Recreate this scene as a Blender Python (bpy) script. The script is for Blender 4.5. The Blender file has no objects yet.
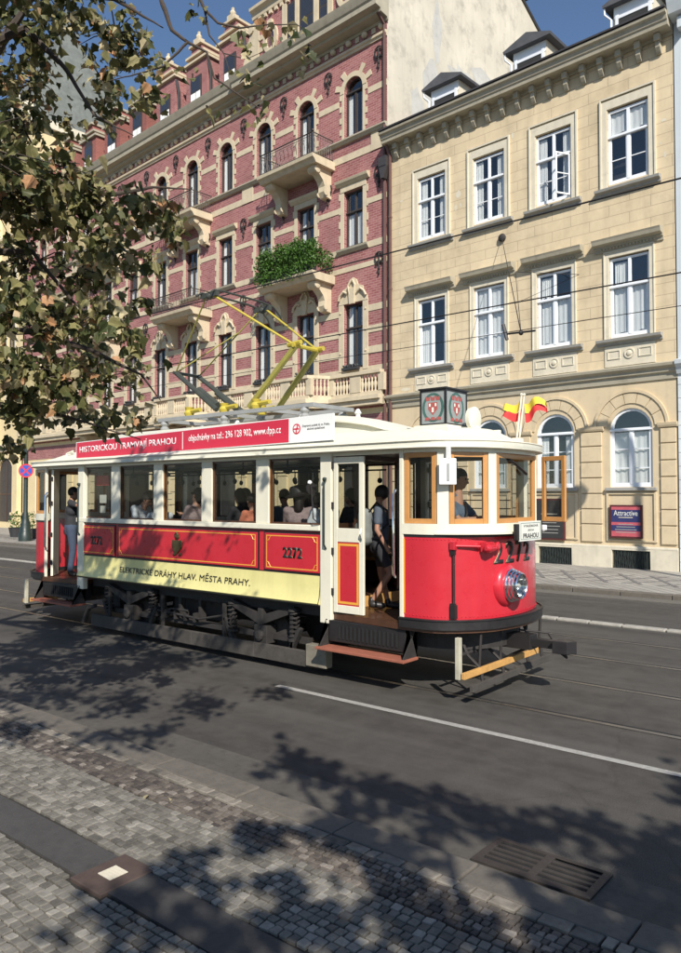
import bpy, bmesh, math, random
from mathutils import Vector, Matrix, noise
R = math.radians
random.seed(7)
S = bpy.context.scene
COL = S.collection
# ---------------------------------------------------------------- camera
TH = math.atan(910/750.); PITCH = math.atan(21/750.)
cam_d = bpy.data.cameras.new('camera'); cam = bpy.data.objects.new('camera', cam_d); COL.objects.link(cam)
cam.location = (0, 0, 2.4)
fw = Vector((-math.cos(TH)*math.cos(PITCH), math.sin(TH)*math.cos(PITCH), math.sin(PITCH)))
cam.rotation_euler = fw.to_track_quat('-Z', 'Y').to_euler()
cam_d.sensor_fit = 'VERTICAL'; cam_d.sensor_height = 36; cam_d.lens = 750/953*36
cam_d.clip_start = 0.05; cam_d.clip_end = 3000
S.camera = cam
# ---------------------------------------------------------------- sky and sun
SUN = Vector((1.0, -0.85, 1.0)).normalized()
elev = math.asin(SUN.z); azim = math.atan2(SUN.x, SUN.y)
w = bpy.data.worlds.new('World'); S.world = w; w.use_nodes = True
nt = w.node_tree; bg = nt.nodes['Background']
sky = nt.nodes.new('ShaderNodeTexSky'); sky.sky_type = 'NISHITA'; sky.sun_disc = False
sky.sun_elevation = elev; sky.sun_rotation = azim
sky.air_density = 1.0; sky.dust_density = 0.3; sky.ozone_density = 3.5; sky.altitude = 200
nt.links.new(sky.outputs[0], bg.inputs[0]); bg.inputs[1].default_value = 0.1
sl = bpy.data.lights.new('sun', 'SUN'); sl.energy = 5.0; sl.angle = R(0.53); sl.color = (1, .945, .86)
so = bpy.data.objects.new('sun', sl); COL.objects.link(so); so.rotation_euler = SUN.to_track_quat('Z', 'Y').to_euler(); so.location = (10, -10, 30)
S.view_settings.view_transform = 'Standard'; S.view_settings.look = 'None'
S.view_settings.gamma = 1; S.view_settings.exposure = 0.32
try: S.view_settings.use_curve_mapping = False
except Exception: pass
S.cycles.max_bounces = 7; S.cycles.transparent_max_bounces = 16; S.cycles.diffuse_bounces = 3
# ---------------------------------------------------------------- object helpers
def tag(o, label=None, cat=None, group=None, kind=None):
    if label: o['label'] = label
    if cat: o['category'] = cat
    if group: o['group'] = group
    if kind: o['kind'] = kind
    return o
def empty(name, loc=(0, 0, 0), rz=0, **k):
    o = bpy.data.objects.new(name, None); COL.objects.link(o); o.location = loc; o.rotation_euler = (0, 0, rz)
    o.empty_display_size = .2
    return tag(o, **k)
class MB:
    def __init__(s): s.v = []; s.f = []; s.mi = []; s.m = 0
    def add(s, vs, fs):
        n = len(s.v); s.v += [tuple(p) for p in vs]
        for f in fs: s.f.append([i+n for i in f]); s.mi.append(s.m)
        return s
    def box(s, x0, x1, y0, y1, z0, z1):
        vs = [(x, y, z) for x in (x0, x1) for y in (y0, y1) for z in (z0, z1)]
        return s.add(vs, [(0, 1, 3, 2), (4, 6, 7, 5), (0, 4, 5, 1), (2, 3, 7, 6), (0, 2, 6, 4), (1, 5, 7, 3)])
    def prism(s, poly, axis, a, b):     # poly of 2d points in the plane normal to axis
        def P(p, t):
            return {'x': (t, p[0], p[1]), 'y': (p[0], t, p[1]), 'z': (p[0], p[1], t)}[axis]
        n = len(poly)
        vs = [P(p, a) for p in poly]+[P(p, b) for p in poly]
        fs = [list(range(n))[::-1], list(range(n, 2*n))]+[(i, (i+1) % n, n+(i+1) % n, n+i) for i in range(n)]
        return s.add(vs, fs)
    def quad(s, a, b, c, d): return s.add([a, b, c, d], [(0, 1, 2, 3)])
    def tube(s, pts, r, n=6, cap=True):
        pts = [Vector(p) for p in pts]; m = len(pts)
        rs = r if isinstance(r, (list, tuple)) else [r]*m
        vs = []; prev = None
        for i, p in enumerate(pts):
            t = (pts[min(i+1, m-1)]-pts[max(i-1, 0)]).normalized()
            if prev is None:
                a = Vector((0, 0, 1)) if abs(t.z) < .9 else Vector((1, 0, 0)); u = t.cross(a).normalized()
            else: u = (prev-t*prev.dot(t)).normalized()
            prev = u; q = t.cross(u)
            for k in range(n):
                an = 2*math.pi*k/n; vs.append(p+(u*math.cos(an)+q*math.sin(an))*rs[i])
        fs = [(i*n+k, i*n+(k+1) % n, (i+1)*n+(k+1) % n, (i+1)*n+k) for i in range(m-1) for k in range(n)]
        if cap: fs += [list(range(n))[::-1], [(m-1)*n+k for k in range(n)]]
        return s.add(vs, fs)
    def lathe(s, prof, c=(0, 0, 0), axis='z', n=16):    # prof: (radius, t)
        vs = []
        for r, t in prof:
            for k in range(n):
                a = 2*math.pi*k/n; u, q = r*math.cos(a), r*math.sin(a)
                p = {'z': (u, q, t), 'x': (t, u, q), 'y': (u, t, q)}[axis]
                vs.append((c[0]+p[0], c[1]+p[1], c[2]+p[2]))
        m = len(prof)
        fs = [(i*n+k, i*n+(k+1) % n, (i+1)*n+(k+1) % n, (i+1)*n+k) for i in range(m-1) for k in range(n)]
        fs += [list(range(n))[::-1], [(m-1)*n+k for k in range(n)]]
        return s.add(vs, fs)
    def ball(s, c, r, n=10, m=6, sc=(1, 1, 1)):
        prof = []
        vs = []
        for i in range(m+1):
            a = math.pi*i/m
            for k in range(n):
                b = 2*math.pi*k/n
                vs.append((c[0]+r*sc[0]*math.sin(a)*math.cos(b), c[1]+r*sc[1]*math.sin(a)*math.sin(b), c[2]+r*sc[2]*math.cos(a)))
        return s.add(vs, [(i*n+k, (i+1)*n+k, (i+1)*n+(k+1) % n, i*n+(k+1) % n) for i in range(m) for k in range(n)])
    def strip(s, A, B):     # ribbon between two polylines
        n = len(A); return s.add(list(A)+list(B), [(i, i+1, n+i+1, n+i) for i in range(n-1)])
    def build(s, name, mat, parent=None, smooth=False, bevel=0, **k):
        me = bpy.data.meshes.new(name); me.from_pydata(s.v, [], s.f)
        mats = mat if isinstance(mat, (list, tuple)) else [mat]
        for m in mats: me.materials.append(m)
        if len(mats) > 1: me.polygons.foreach_set('material_index', s.mi)
        bm = bmesh.new(); bm.from_mesh(me)
        if len(bm.verts) < 60000: bmesh.ops.remove_doubles(bm, verts=bm.verts, dist=1e-5)
        bmesh.ops.recalc_face_normals(bm, faces=bm.faces); bm.to_mesh(me); bm.free()
        if smooth:
            me.polygons.foreach_set('use_smooth', [True]*len(me.polygons))
            try: me.set_sharp_from_angle(angle=R(40))
            except Exception: pass
        o = bpy.data.objects.new(name, me); COL.objects.link(o)
        if parent: o.parent = parent
        if bevel:
            b = o.modifiers.new('bevel', 'BEVEL'); b.width = bevel; b.segments = 2; b.limit_method = 'ANGLE'
        return tag(o, **k)
# ---------------------------------------------------------------- materials
def new(name):
    m = bpy.data.materials.new(name); m.use_nodes = True; nt = m.node_tree
    return m, nt, nt.nodes['Principled BSDF']
def N(nt, t, **k):
    n = nt.nodes.new(t)
    for a, b in k.items(): setattr(n, a, b)
    return n
def mixc(nt, f, a, b, mode='MIX'):
    n = N(nt, 'ShaderNodeMix', data_type='RGBA', blend_type=mode)
    for i, x in ((0, f), (6, a), (7, b)):
        if hasattr(x, 'links') or hasattr(x, 'is_linked'): nt.links.new(x, n.inputs[i])
        else: n.inputs[i].default_value = x if i == 0 else (*x, 1)
    return n.outputs[2]
def ramp(nt, src, stops):
    r = N(nt, 'ShaderNodeValToRGB'); e = r.color_ramp.elements
    e[0].position, e[0].color = stops[0][0], (*stops[0][1], 1); e[1].position, e[1].color = stops[-1][0], (*stops[-1][1], 1)
    for p, c in stops[1:-1]: q = e.new(p); q.color = (*c, 1)
    nt.links.new(src, r.inputs[0]); return r.outputs[0]
def noi(nt, scale, det=4, rough=.55, vec=None, dist=0):
    n = N(nt, 'ShaderNodeTexNoise'); n.inputs['Scale'].default_value = scale; n.inputs['Detail'].default_value = det
    n.inputs['Roughness'].default_value = rough; n.inputs['Distortion'].default_value = dist
    if vec is None: vec = N(nt, 'ShaderNodeTexCoord').outputs['Object']
    nt.links.new(vec, n.inputs['Vector']); return n.outputs[0]
def scalev(nt, sc, src='Object'):
    m = N(nt, 'ShaderNodeMapping'); m.inputs['Scale'].default_value = sc
    nt.links.new(N(nt, 'ShaderNodeTexCoord').outputs[src], m.inputs['Vector']); return m.outputs[0]
def bump(nt, p, h, st, dist=.01):
    b = N(nt, 'ShaderNodeBump'); b.inputs['Strength'].default_value = st; b.inputs['Distance'].default_value = dist
    nt.links.new(h, b.inputs['Height']); nt.links.new(b.outputs[0], p.inputs['Normal'])
def sc3(c, k): return tuple(min(1, x*k) for x in c)
def pmat(name, col, rough=.6, metal=0, var=.18, vs=2.5, bs=0, bst=.15, coat=0, dirt=0, streak=0, spec=.5):
    m, nt, p = new(name)
    a = noi(nt, vs, 6, .6)
    c = mixc(nt, a, sc3(col, 1-var), sc3(col, 1+var))
    if dirt:
        d = ramp(nt, noi(nt, vs*2.3, 8, .7), [(.5, (0, 0, 0)), (.72, (dirt,)*3)])
        c = mixc(nt, d, c, sc3(col, .45))
    if streak:
        d = ramp(nt, noi(nt, 1, 5, .6, scalev(nt, (3.5, 3.5, .25))), [(.5, (0, 0, 0)), (.8, (streak,)*3)])
        c = mixc(nt, d, c, sc3(col, .55))
    nt.links.new(c, p.inputs['Base Color']); p.inputs['Metallic'].default_value = metal
    rr = ramp(nt, noi(nt, vs*4, 4), [(.3, (max(0, rough-.1),)*3), (.7, (min(1, rough+.1),)*3)])
    nt.links.new(rr, p.inputs['Roughness']); p.inputs['Coat Weight'].default_value = coat; p.inputs['Coat Roughness'].default_value = .06
    p.inputs['Specular IOR Level'].default_value = spec
    if bs: bump(nt, p, noi(nt, bs, 6, .65), bst)
    return m
M = {}
M['tram_red'] = pmat('tram_red', (.52, .022, .036), .32, var=.12, vs=1.6, coat=.5, streak=.3, bs=1.6, bst=.12)
M['cream'] = pmat('cream_paint', (.74, .70, .56), .4, var=.08, vs=2, coat=.2, streak=.32, dirt=.12)
M['roofcream'] = pmat('roof_canvas', (.7, .68, .56), .65, var=.08, vs=3, bs=30, dirt=.15)
M['yellowband'] = pmat('yellow_band', (.72, .65, .27), .4, var=.07, coat=.25, streak=.4, dirt=.15)
M['gold'] = pmat('gold_line', (.75, .36, .05), .4, var=.05)
M['black'] = pmat('black_paint', (.018, .016, .016), .45, var=.3, bs=60)
M['iron'] = pmat('dirty_iron', (.03, .026, .024), .75, var=.5, vs=9, bs=50, bst=.4, dirt=.5)
M['rust'] = pmat('dusty_iron', (.026, .023, .021), .85, var=.5, vs=9, bs=60, bst=.4, dirt=.6)
M['plank'] = pmat('weathered_plank', (.06, .052, .044), .85, var=.4, vs=5, bs=40, bst=.5, dirt=.5)
M['newplank'] = pmat('ochre_plank', (.55, .3, .09), .7, var=.3, vs=7, bs=40, dirt=.4)
M['redstep'] = pmat('red_step_board', (.3, .1, .06), .7, var=.3, vs=6, bs=40, dirt=.4)
M['varnish'] = pmat('varnished_wood', (.52, .25, .08), .35, var=.2, vs=7, coat=.3, streak=.3)
M['darkwood'] = pmat('dark_wood', (.075, .032, .015), .45, var=.35, vs=6, coat=.2)
M['lightwood'] = pmat('slat_wood', (.45, .24, .08), .45, var=.25, vs=6)
M['chrome'] = pmat('chrome', (.75, .76, .78), .12, 1, var=.03)
M['white'] = pmat('white_enamel', (.78, .78, .76), .4, var=.04)
M['bannerred'] = pmat('banner_red', (.55, .02, .05), .35, var=.05, coat=.2)
M['greyroof'] = pmat('grey_equipment', (.28, .285, .28), .5, var=.2, dirt=.3)
M['pantoyel'] = pmat('panto_yellow', (.48, .38, .05), .5, var=.15, vs=5)
M['pantool'] = pmat('panto_olive', (.3, .27, .06), .55, var=.25, vs=6)
M['pantodk'] = pmat('panto_dark', (.05, .055, .045), .5, var=.3)
M['darkgreen'] = pmat('cast_iron_green', (.018, .03, .026), .45, var=.3, bs=40)
M['stone'] = pmat('cream_stone', (.57, .48, .335), .85, var=.2, vs=1.1, bs=14, dirt=.3, streak=.4)
M['stonelt'] = pmat('pale_stone_trim', (.64, .58, .45), .85, var=.14, vs=1.5, bs=14, dirt=.3, streak=.35)
M['greycorn'] = pmat('cornice_stone', (.40, .36, .27), .85, var=.15, vs=1.2, bs=20, dirt=.4, streak=.3)
M['greysill'] = pmat('grey_sill_stone', (.33, .32, .29), .85, var=.15, vs=2, bs=20, dirt=.4)
M['winwhite'] = pmat('white_window_paint', (.78, .8, .82), .5, var=.06, vs=3)
M['windark'] = pmat('dark_window_paint', (.05, .04, .035), .5, var=.3, vs=3)
M['curtain'] = pmat('curtain_cloth', (.86, .86, .84), .9, var=.08, vs=2)
M['slate'] = pmat('slate_roof', (.085, .085, .09), .7, var=.4, vs=3, bs=20, dirt=.4)
M['slatelt'] = pmat('pale_slate_roof', (.15, .16, .145), .7, var=.5, vs=1.2, bs=10, dirt=.5, streak=.5)
M['tin'] = pmat('dark_tin_edge', (.05, .045, .045), .5, var=.3)
M['pipe'] = pmat('brown_downpipe', (.12, .06, .05), .55, var=.3, vs=3)
M['firewall'] = pmat('weathered_render', (.58, .53, .43), .9, var=.28, vs=.45, bs=8, dirt=.7, streak=.3)
M['patch'] = pmat('grey_plaster_patch', (.47, .46, .42), .9, var=.25, vs=1.2, bs=10, dirt=.4)
M['room'] = pmat('dark_room', (.03, .03, .03), .9, var=.3)  # near-black colour standing in for the darkness of unlit rooms
M['bluewall'] = pmat('pale_blue_render', (.56, .6, .62), .85, var=.08, vs=1, bs=14, streak=.2)
M['creamwall'] = pmat('cream_render', (.68, .55, .32), .85, var=.12, vs=1, bs=14, dirt=.2, streak=.3)
M['skin'] = pmat('skin', (.5, .27, .18), .55, var=.08)
M['shirtd'] = pmat('shaded_pale_shirt', (.07, .085, .11), .85, var=.15, vs=8, bs=30)  # pale shirt with the shade of the tram roof put into its colour
M['skindk'] = pmat('tanned_skin', (.33, .17, .11), .55, var=.08)
M['hair'] = pmat('dark_hair', (.018, .012, .01), .6, var=.4, vs=30)
M['shirtw'] = pmat('white_shirt', (.74, .77, .82), .85, var=.06, vs=8, bs=30)
M['shirtb'] = pmat('blue_grey_shirt', (.13, .17, .23), .85, var=.08, vs=8, bs=30)
M['shirtk'] = pmat('dark_shirt', (.03, .03, .035), .85, var=.2, vs=8, bs=30)
M['shirtp'] = pmat('patterned_blouse', (.32, .24, .24), .85, var=.6, vs=25, bs=30)
M['shirto'] = pmat('coral_shirt', (.6, .2, .12), .85, var=.5, vs=20)
M['jeans'] = pmat('blue_jeans', (.045, .062, .1), .9, var=.25, vs=14, bs=60)
M['cloth'] = pmat('dark_trousers', (.03, .03, .035), .9, var=.2, vs=14)
M['pack'] = pmat('grey_backpack', (.16, .17, .16), .85, var=.4, vs=12)
M['flagy'] = pmat('flag_yellow', (.8, .6, .06), .8, var=.08)
M['flagr'] = pmat('flag_red', (.7, .04, .04), .8, var=.08)
M['granite'] = pmat('kerb_granite', (.125, .11, .09), .85, var=.3, vs=8, bs=60, bst=.4, dirt=.5)
M['signblue'] = pmat('sign_blue', (.03, .08, .4), .4, var=.05)
M['signred'] = pmat('sign_red', (.6, .03, .04), .4, var=.05)
M['plate'] = pmat('cream_plate', (.72, .72, .64), .5, var=.05)
M['maroon'] = pmat('maroon_case', (.09, .02, .02), .5, var=.2)
M['navy'] = pmat('navy_print', (.03, .035, .12), .5, var=.2)
M['pink'] = pmat('pink_print', (.5, .1, .12), .5, var=.3, vs=9)
M['lampglass'] = pmat('frosted_panel', (.27, .29, .28), .3, var=.06)
M['crestred'] = pmat('crest_red', (.36, .09, .08), .5)
M['crestgreen'] = pmat('crest_green', (.05, .12, .1), .5)
M['bronze'] = pmat('bronze_relief', (.12, .09, .04), .4, .6, var=.3, vs=20)
M['planter'] = pmat('dark_planter', (.03, .03, .032), .7)
def glass(name, tint, mixf, rough=.02):
    m = bpy.data.materials.new(name); m.use_nodes = True; nt = m.node_tree; nt.nodes.clear()
    o = N(nt, 'ShaderNodeOutputMaterial'); t = N(nt, 'ShaderNodeBsdfTransparent'); g = N(nt, 'ShaderNodeBsdfGlossy'); mx = N(nt, 'ShaderNodeMixShader')
    t.inputs[0].default_value = (*tint, 1); g.inputs['Roughness'].default_value = rough
    fr = N(nt, 'ShaderNodeLayerWeight'); fr.inputs[0].default_value = .5
    pw = N(nt, 'ShaderNodeMath', operation='POWER'); pw.inputs[1].default_value = 4.0; nt.links.new(fr.outputs['Facing'], pw.inputs[0])
    ad = N(nt, 'ShaderNodeMath', operation='MULTIPLY_ADD'); ad.inputs[1].default_value = .75; ad.inputs[2].default_value = mixf
    nt.links.new(pw.outputs[0], ad.inputs[0]); nt.links.new(ad.outputs[0], mx.inputs[0])
    b = N(nt, 'ShaderNodeBump'); b.inputs['Strength'].default_value = .06; b.inputs['Distance'].default_value = .05
    nt.links.new(noi(nt, 1.4, 2), b.inputs['Height']); nt.links.new(b.outputs[0], g.inputs['Normal'])
    nt.links.new(t.outputs[0], mx.inputs[1]); nt.links.new(g.outputs[0], mx.inputs[2]); nt.links.new(mx.outputs[0], o.inputs[0])
    return m
M['glass'] = glass('window_glass', (.93, .94, .94), .09)
M['tramglass'] = glass('tram_glass', (.84, .85, .84), 0.01)
def brickmat(name, c1, c2, mor, bw, bh, ms, rough=.85, bmp=.3, var=.0, streak=.3, off=.5):
    m, nt, p = new(name)
    tc = N(nt, 'ShaderNodeTexCoord'); sp = N(nt, 'ShaderNodeSeparateXYZ'); cb = N(nt, 'ShaderNodeCombineXYZ'); ad = N(nt, 'ShaderNodeMath', operation='ADD')
    nt.links.new(tc.outputs['Object'], sp.inputs[0]); nt.links.new(sp.outputs[0], ad.inputs[0]); nt.links.new(sp.outputs[1], ad.inputs[1])
    nt.links.new(ad.outputs[0], cb.inputs[0]); nt.links.new(sp.outputs[2], cb.inputs[1])
    b = N(nt, 'ShaderNodeTexBrick'); nt.links.new(cb.outputs[0], b.inputs['Vector'])
    b.inputs['Color1'].default_value = (*c1, 1); b.inputs['Color2'].default_value = (*c2, 1); b.inputs['Mortar'].default_value = (*mor, 1)
    b.inputs['Scale'].default_value = 1; b.inputs['Brick Width'].default_value = bw; b.inputs['Row Height'].default_value = bh
    b.inputs['Mortar Size'].default_value = ms; b.inputs['Mortar Smooth'].default_value = .2; b.inputs['Bias'].default_value = 0; b.offset = off
    d = ramp(nt, noi(nt, .55, 8, .7), [(.3, (.74,)*3), (.5, (1.0,)*3), (.7, (1.16,)*3)])
    c = mixc(nt, 1.0, b.outputs[0], d, 'MULTIPLY')
    s = ramp(nt, noi(nt, 1, 5, .6, scalev(nt, (2.5, 2.5, .2))), [(.48, (0, 0, 0)), (.8, (streak,)*3)])
    c = mixc(nt, s, c, sc3(mor, .6))
    nt.links.new(c, p.inputs['Base Color']); p.inputs['Roughness'].default_value = rough
    inv = N(nt, 'ShaderNodeMath', operation='MULTIPLY_ADD'); inv.inputs[1].default_value = -1; inv.inputs[2].default_value = 1
    nt.links.new(b.outputs['Fac'], inv.inputs[0])
    ad2 = N(nt, 'ShaderNodeMath', operation='MULTIPLY_ADD'); ad2.inputs[1].default_value = .35
    nt.links.new(noi(nt, 25, 5), ad2.inputs[0]); nt.links.new(inv.outputs[0], ad2.inputs[2])
    bump(nt, p, ad2.outputs[0], bmp, .012)
    return m
M['brick'] = brickmat('red_brick', (.255, .078, .08), (.345, .14, .138), (.40, .23, .20), .30, .105, .014)
M['brickdk'] = brickmat('dark_red_brick', (.30, .085, .07), (.24, .07, .06), (.28, .15, .12), .28, .09, .012)
M['ashlar'] = brickmat('yellow_ashlar_render', (.64, .52, .34), (.61, .49, .315), (.42, .33, .22), 1.36, .365, .011, bmp=.35, streak=.3)
M['yplain'] = pmat('yellow_render', (.62, .50, .325), .88, var=.1, vs=1, bs=12, dirt=.3, streak=.4)
M['whiteblock'] = brickmat('white_block', (.66, .68, .68), (.62, .65, .66), (.35, .36, .38), 1.1, .42, .014, bmp=.4)
# asphalt
def asphalt():
    m, nt, p = new('asphalt')
    big = noi(nt, .35, 5, .6); mid = noi(nt, 3.5, 6, .65); fine = noi(nt, 120, 3, .7)
    c = mixc(nt, big, (.060, .054, .047), (.083, .076, .066))
    c = mixc(nt, ramp(nt, mid, [(.4, (0, 0, 0)), (.62, (.7, .7, .7))]), c, (.040, .037, .033))
    lane = noi(nt, 1, 5, .6, scalev(nt, (.12, 2.2, 1)))
    c = mixc(nt, ramp(nt, lane, [(.42, (0, 0, 0)), (.7, (.7,)*3)]), c, (.10, .093, .082))
    sp = ramp(nt, fine, [(.42, (.6,)*3), (.72, (1.75,)*3)]); c = mixc(nt, 1.0, c, sp, 'MULTIPLY')
    v = N(nt, 'ShaderNodeTexVoronoi', feature='DISTANCE_TO_EDGE'); v.inputs['Scale'].default_value = .33
    tc = N(nt, 'ShaderNodeTexCoord'); ns = N(nt, 'ShaderNodeTexNoise'); ns.inputs['Scale'].default_value = 2
    nt.links.new(tc.outputs['Object'], ns.inputs['Vector']); mv = N(nt, 'ShaderNodeMix', data_type='VECTOR'); mv.inputs[0].default_value = .25
    nt.links.new(tc.outputs['Object'], mv.inputs[4]); nt.links.new(ns.outputs[1], mv.inputs[5]); nt.links.new(mv.outputs[1], v.inputs['Vector'])
    cr = ramp(nt, v.outputs[0], [(.0, (.25,)*3), (.004, (0, 0, 0))])
    c = mixc(nt, cr, c, (.02, .019, .018))
    nt.links.new(c, p.inputs['Base Color']); p.inputs['Roughness'].default_value = .82; p.inputs['Specular IOR Level'].default_value = .35
    bump(nt, p, fine, .35, .006); return m
M['asphalt'] = asphalt()
M['asphalt_band'] = pmat('dark_paving_band', (.06, .056, .052), .8, var=.3, vs=5, bs=90, bst=.4, dirt=.4)
M['gutter'] = pmat('gutter_concrete', (.082, .074, .062), .88, var=.35, vs=4, bs=80, bst=.4, dirt=.6)
M['joint'] = pmat('paving_joint_sand', (.028, .025, .02), .95, var=.4, vs=8, bs=80)
M['paint'] = pmat('worn_white_paint', (.34, .33, .30), .8, var=.4, vs=22, dirt=1.0)
M['rail'] = pmat('steel_rail', (.22, .205, .19), .35, .8, var=.3, vs=3)
M['groove'] = pmat('rail_groove', (.012, .012, .012), .9)
M['median'] = pmat('median_setts', (.34, .32, .28), .85, var=.35, vs=9, bs=40, bst=.5, dirt=.6)
def attrmat(name, lo, hi, rough=.8, var=.2, trans=0, bs=60, bst=.3):
    m, nt, p = new(name); a = N(nt, 'ShaderNodeAttribute'); a.attribute_name = 'tone'
    c = ramp(nt, a.outputs['Fac'], lo if isinstance(lo, list) else [(0, lo), (1, hi)])
    n = ramp(nt, noi(nt, 14, 5, .65), [(.3, (1-var,)*3), (.7, (1+var,)*3)])
    c = mixc(nt, 1.0, c, n, 'MULTIPLY'); nt.links.new(c, p.inputs['Base Color']); p.inputs['Roughness'].default_value = rough
    p.inputs['Specular IOR Level'].default_value = .35
    if bs: bump(nt, p, noi(nt, bs, 5, .7), bst, .006)
    if trans:
        o = nt.nodes['Material Output']; t = N(nt, 'ShaderNodeBsdfTranslucent'); mx = N(nt, 'ShaderNodeMixShader'); mx.inputs[0].default_value = trans
        nt.links.new(c, t.inputs[0]); nt.links.new(p.outputs[0], mx.inputs[1]); nt.links.new(t.outputs[0], mx.inputs[2]); nt.links.new(mx.outputs[0], o.inputs[0])
    return m
M['setts'] = attrmat('granite_setts', [(0, (.10, .092, .078)), (.5, (.17, .157, .133)), (1, (.27, .25, .215))], None, .8, .25)
M['settsdk'] = attrmat('dark_mosaic_setts', [(0, (.06, .05, .045)), (.7, (.13, .11, .09)), (1, (.24, .21, .18))], None, .85, .3)
M['settslt'] = attrmat('light_sett_row', [(0, (.10, .09, .075)), (1, (.25, .22, .18))], None, .85, .3)
M['leaf'] = attrmat('dry_maple_leaves', [(0, (.04, .055, .018)), (.4, (.11, .115, .04)), (.65, (.27, .24, .10)), (.9, (.50, .42, .25)), (1, (.46, .25, .12))], None, .55, .25, .3, 0)
M['ivy'] = attrmat('balcony_greenery', [(0, (.03, .075, .012)), (1, (.10, .20, .035))], None, .5, .2, .2, 0)
M['bark'] = pmat('tree_bark', (.06, .045, .035), .9, var=.4, vs=8, bs=30, bst=.6)
M['grate'] = pmat('cast_iron_grate', (.06, .052, .046), .6, .4, var=.4, vs=9, bs=60)
def text(name, s, mat, parent, w=None, h=.1, depth=.004, mx=None, bold=0, extr=.001, shear=0, kind=None):
    cu = bpy.data.curves.new(name, 'FONT'); cu.body = s; cu.size = 1; cu.align_x = 'CENTER'; cu.align_y = 'CENTER'; cu.extrude = 0.0; cu.offset = bold; cu.shear = shear; cu.resolution_u = 3
    t = bpy.data.objects.new(name, cu); COL.objects.link(t)
    dg = bpy.context.evaluated_depsgraph_get(); dg.update()
    me = bpy.data.meshes.new_from_object(t.evaluated_get(dg)); bpy.data.objects.remove(t)
    xs = [v.co.x for v in me.vertices]; ys = [v.co.y for v in me.vertices]
    cx, cy = (min(xs)+max(xs))/2, (min(ys)+max(ys))/2; W, H = max(xs)-min(xs), max(ys)-min(ys)
    kx = (w/W) if w else h/H; ky = h/H
    for v in me.vertices: v.co.x = (v.co.x-cx)*kx; v.co.y = (v.co.y-cy)*ky; v.co.z = 0
    bm = bmesh.new(); bm.from_mesh(me); r = bmesh.ops.extrude_face_region(bm, geom=bm.faces[:])
    for v in r['geom']:
        if isinstance(v, bmesh.types.BMVert): v.co.z += depth
    bmesh.ops.recalc_face_normals(bm, faces=bm.faces); bm.to_mesh(me); bm.free()
    me.transform(mx); me.materials.clear(); me.materials.append(mat)
    o = bpy.data.objects.new(name, me); COL.objects.link(o); o.parent = parent; return o
def face_y(x, y, z, roll=0): return Matrix.Translation((x, y, z)) @ Matrix.Rotation(R(90), 4, 'X') @ Matrix.Rotation(roll, 4, 'Z')   # reads along +x, faces -y
def face_x(x, y, z, yaw=0): return Matrix.Translation((x, y, z)) @ Matrix.Rotation(R(90)+yaw, 4, 'Z') @ Matrix.Rotation(R(90), 4, 'X')  # reads along +y, faces +x
def settone(o, vals):
    a = o.data.attributes.new('tone', 'FLOAT', 'FACE'); a.data.foreach_set('value', vals)
# ================================================================ THE SETTING
b = MB(); b.quad((-400, 4.2, 0), (400, 4.2, 0), (400, 18.6, 0), (-400, 18.6, 0)); b.build('road', M['asphalt'], kind='structure')
b = MB(); b.quad((-400, -400, -.03), (400, -400, -.03), (400, 400, -.03), (-400, 400, -.03)); b.build('ground', M['joint'], kind='structure')
b = MB(); b.quad((-400, 4.26, .004), (400, 4.26, .004), (400, 4.86, .004), (-400, 4.86, .004)); b.build('gutter_strip', M['gutter'], kind='structure')
b = MB(); b.box(-400, 400, -60, 3.96, -.02, .082); b.build('near_pavement_bed', M['joint'], kind='structure')
# near kerb: separate granite lengths
b = MB(); x = -40
while x < 12:
    L = random.uniform(.9, 1.3); j = random.uniform(-.004, .004)
    b.box(x+.006, x+L-.006, 3.985+j, 4.25+j, -.02, .1+random.uniform(-.004, .004)); x += L
b.build('near_kerb', M['granite'], bevel=.012, kind='structure')
def setts(name, x0, x1, y0, y1, sx, sy, z, mat, jit=.09, hole=None, gap=.0055, wob=.01):
    vs, fs, tone = [], [], []; y = y0; row = 0
    while y+sy*.6 < y1:
        hy = min(sy, y1-y); x = x0+(row % 2)*sx*.5+random.uniform(-.02, .02)
        while x < x1:
            L = sx*random.uniform(1-jit*1.6, 1+jit*1.6)
            if not (hole and hole(x+L/2, y+hy/2)):
                t = min(1, max(0, random.gauss(.45, .27)+.25*noise.noise(Vector((x*.9, y*.9, 3)))))
                dz = random.uniform(-.003, .003); tx, ty = random.uniform(-.002, .002), random.uniform(-.002, .002)
                yy = y+wob*math.sin(x*2.1+row*.3)+.012*noise.noise(Vector((x*1.3, row*.5, 0)))
                n = len(vs); g = gap; e = 0
                P = [(x+g, yy+g), (x+L-g, yy+g), (x+L-g, yy+hy-g), (x+g, yy+hy-g)]
                P = [(p[0]+random.uniform(-.005, .005), p[1]+random.uniform(-.005, .005)) for p in P]
                cx, cy = x+L/2, yy+hy/2
                for p in P: vs.append((p[0], p[1], z-.03))
                for p in P: vs.append((p[0], p[1], z-.002+dz))
                for i, p in enumerate(P):
                    vs.append((p[0]+(cx-p[0])*.12, p[1]+(cy-p[1])*.12, z+.004+dz+tx*(1 if i in (1, 2) else -1)+ty*(1 if i > 1 else -1)))
                F = [(0, 1, 5, 4), (1, 2, 6, 5), (2, 3, 7, 6), (3, 0, 4, 7), (4, 5, 9, 8), (5, 6, 10, 9), (6, 7, 11, 10), (7, 4, 8, 11), (8, 9, 10, 11)]
                fs += [tuple(k+n for k in f) for f in F]; tone += [t]*9
            x += L
        y += sy; row += 1
    me = bpy.data.meshes.new(name); me.from_pydata(vs, [], fs); me.materials.append(mat)
    o = bpy.data.objects.new(name, me); COL.objects.link(o); settone(o, tone); return tag(o, kind='structure')
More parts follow.
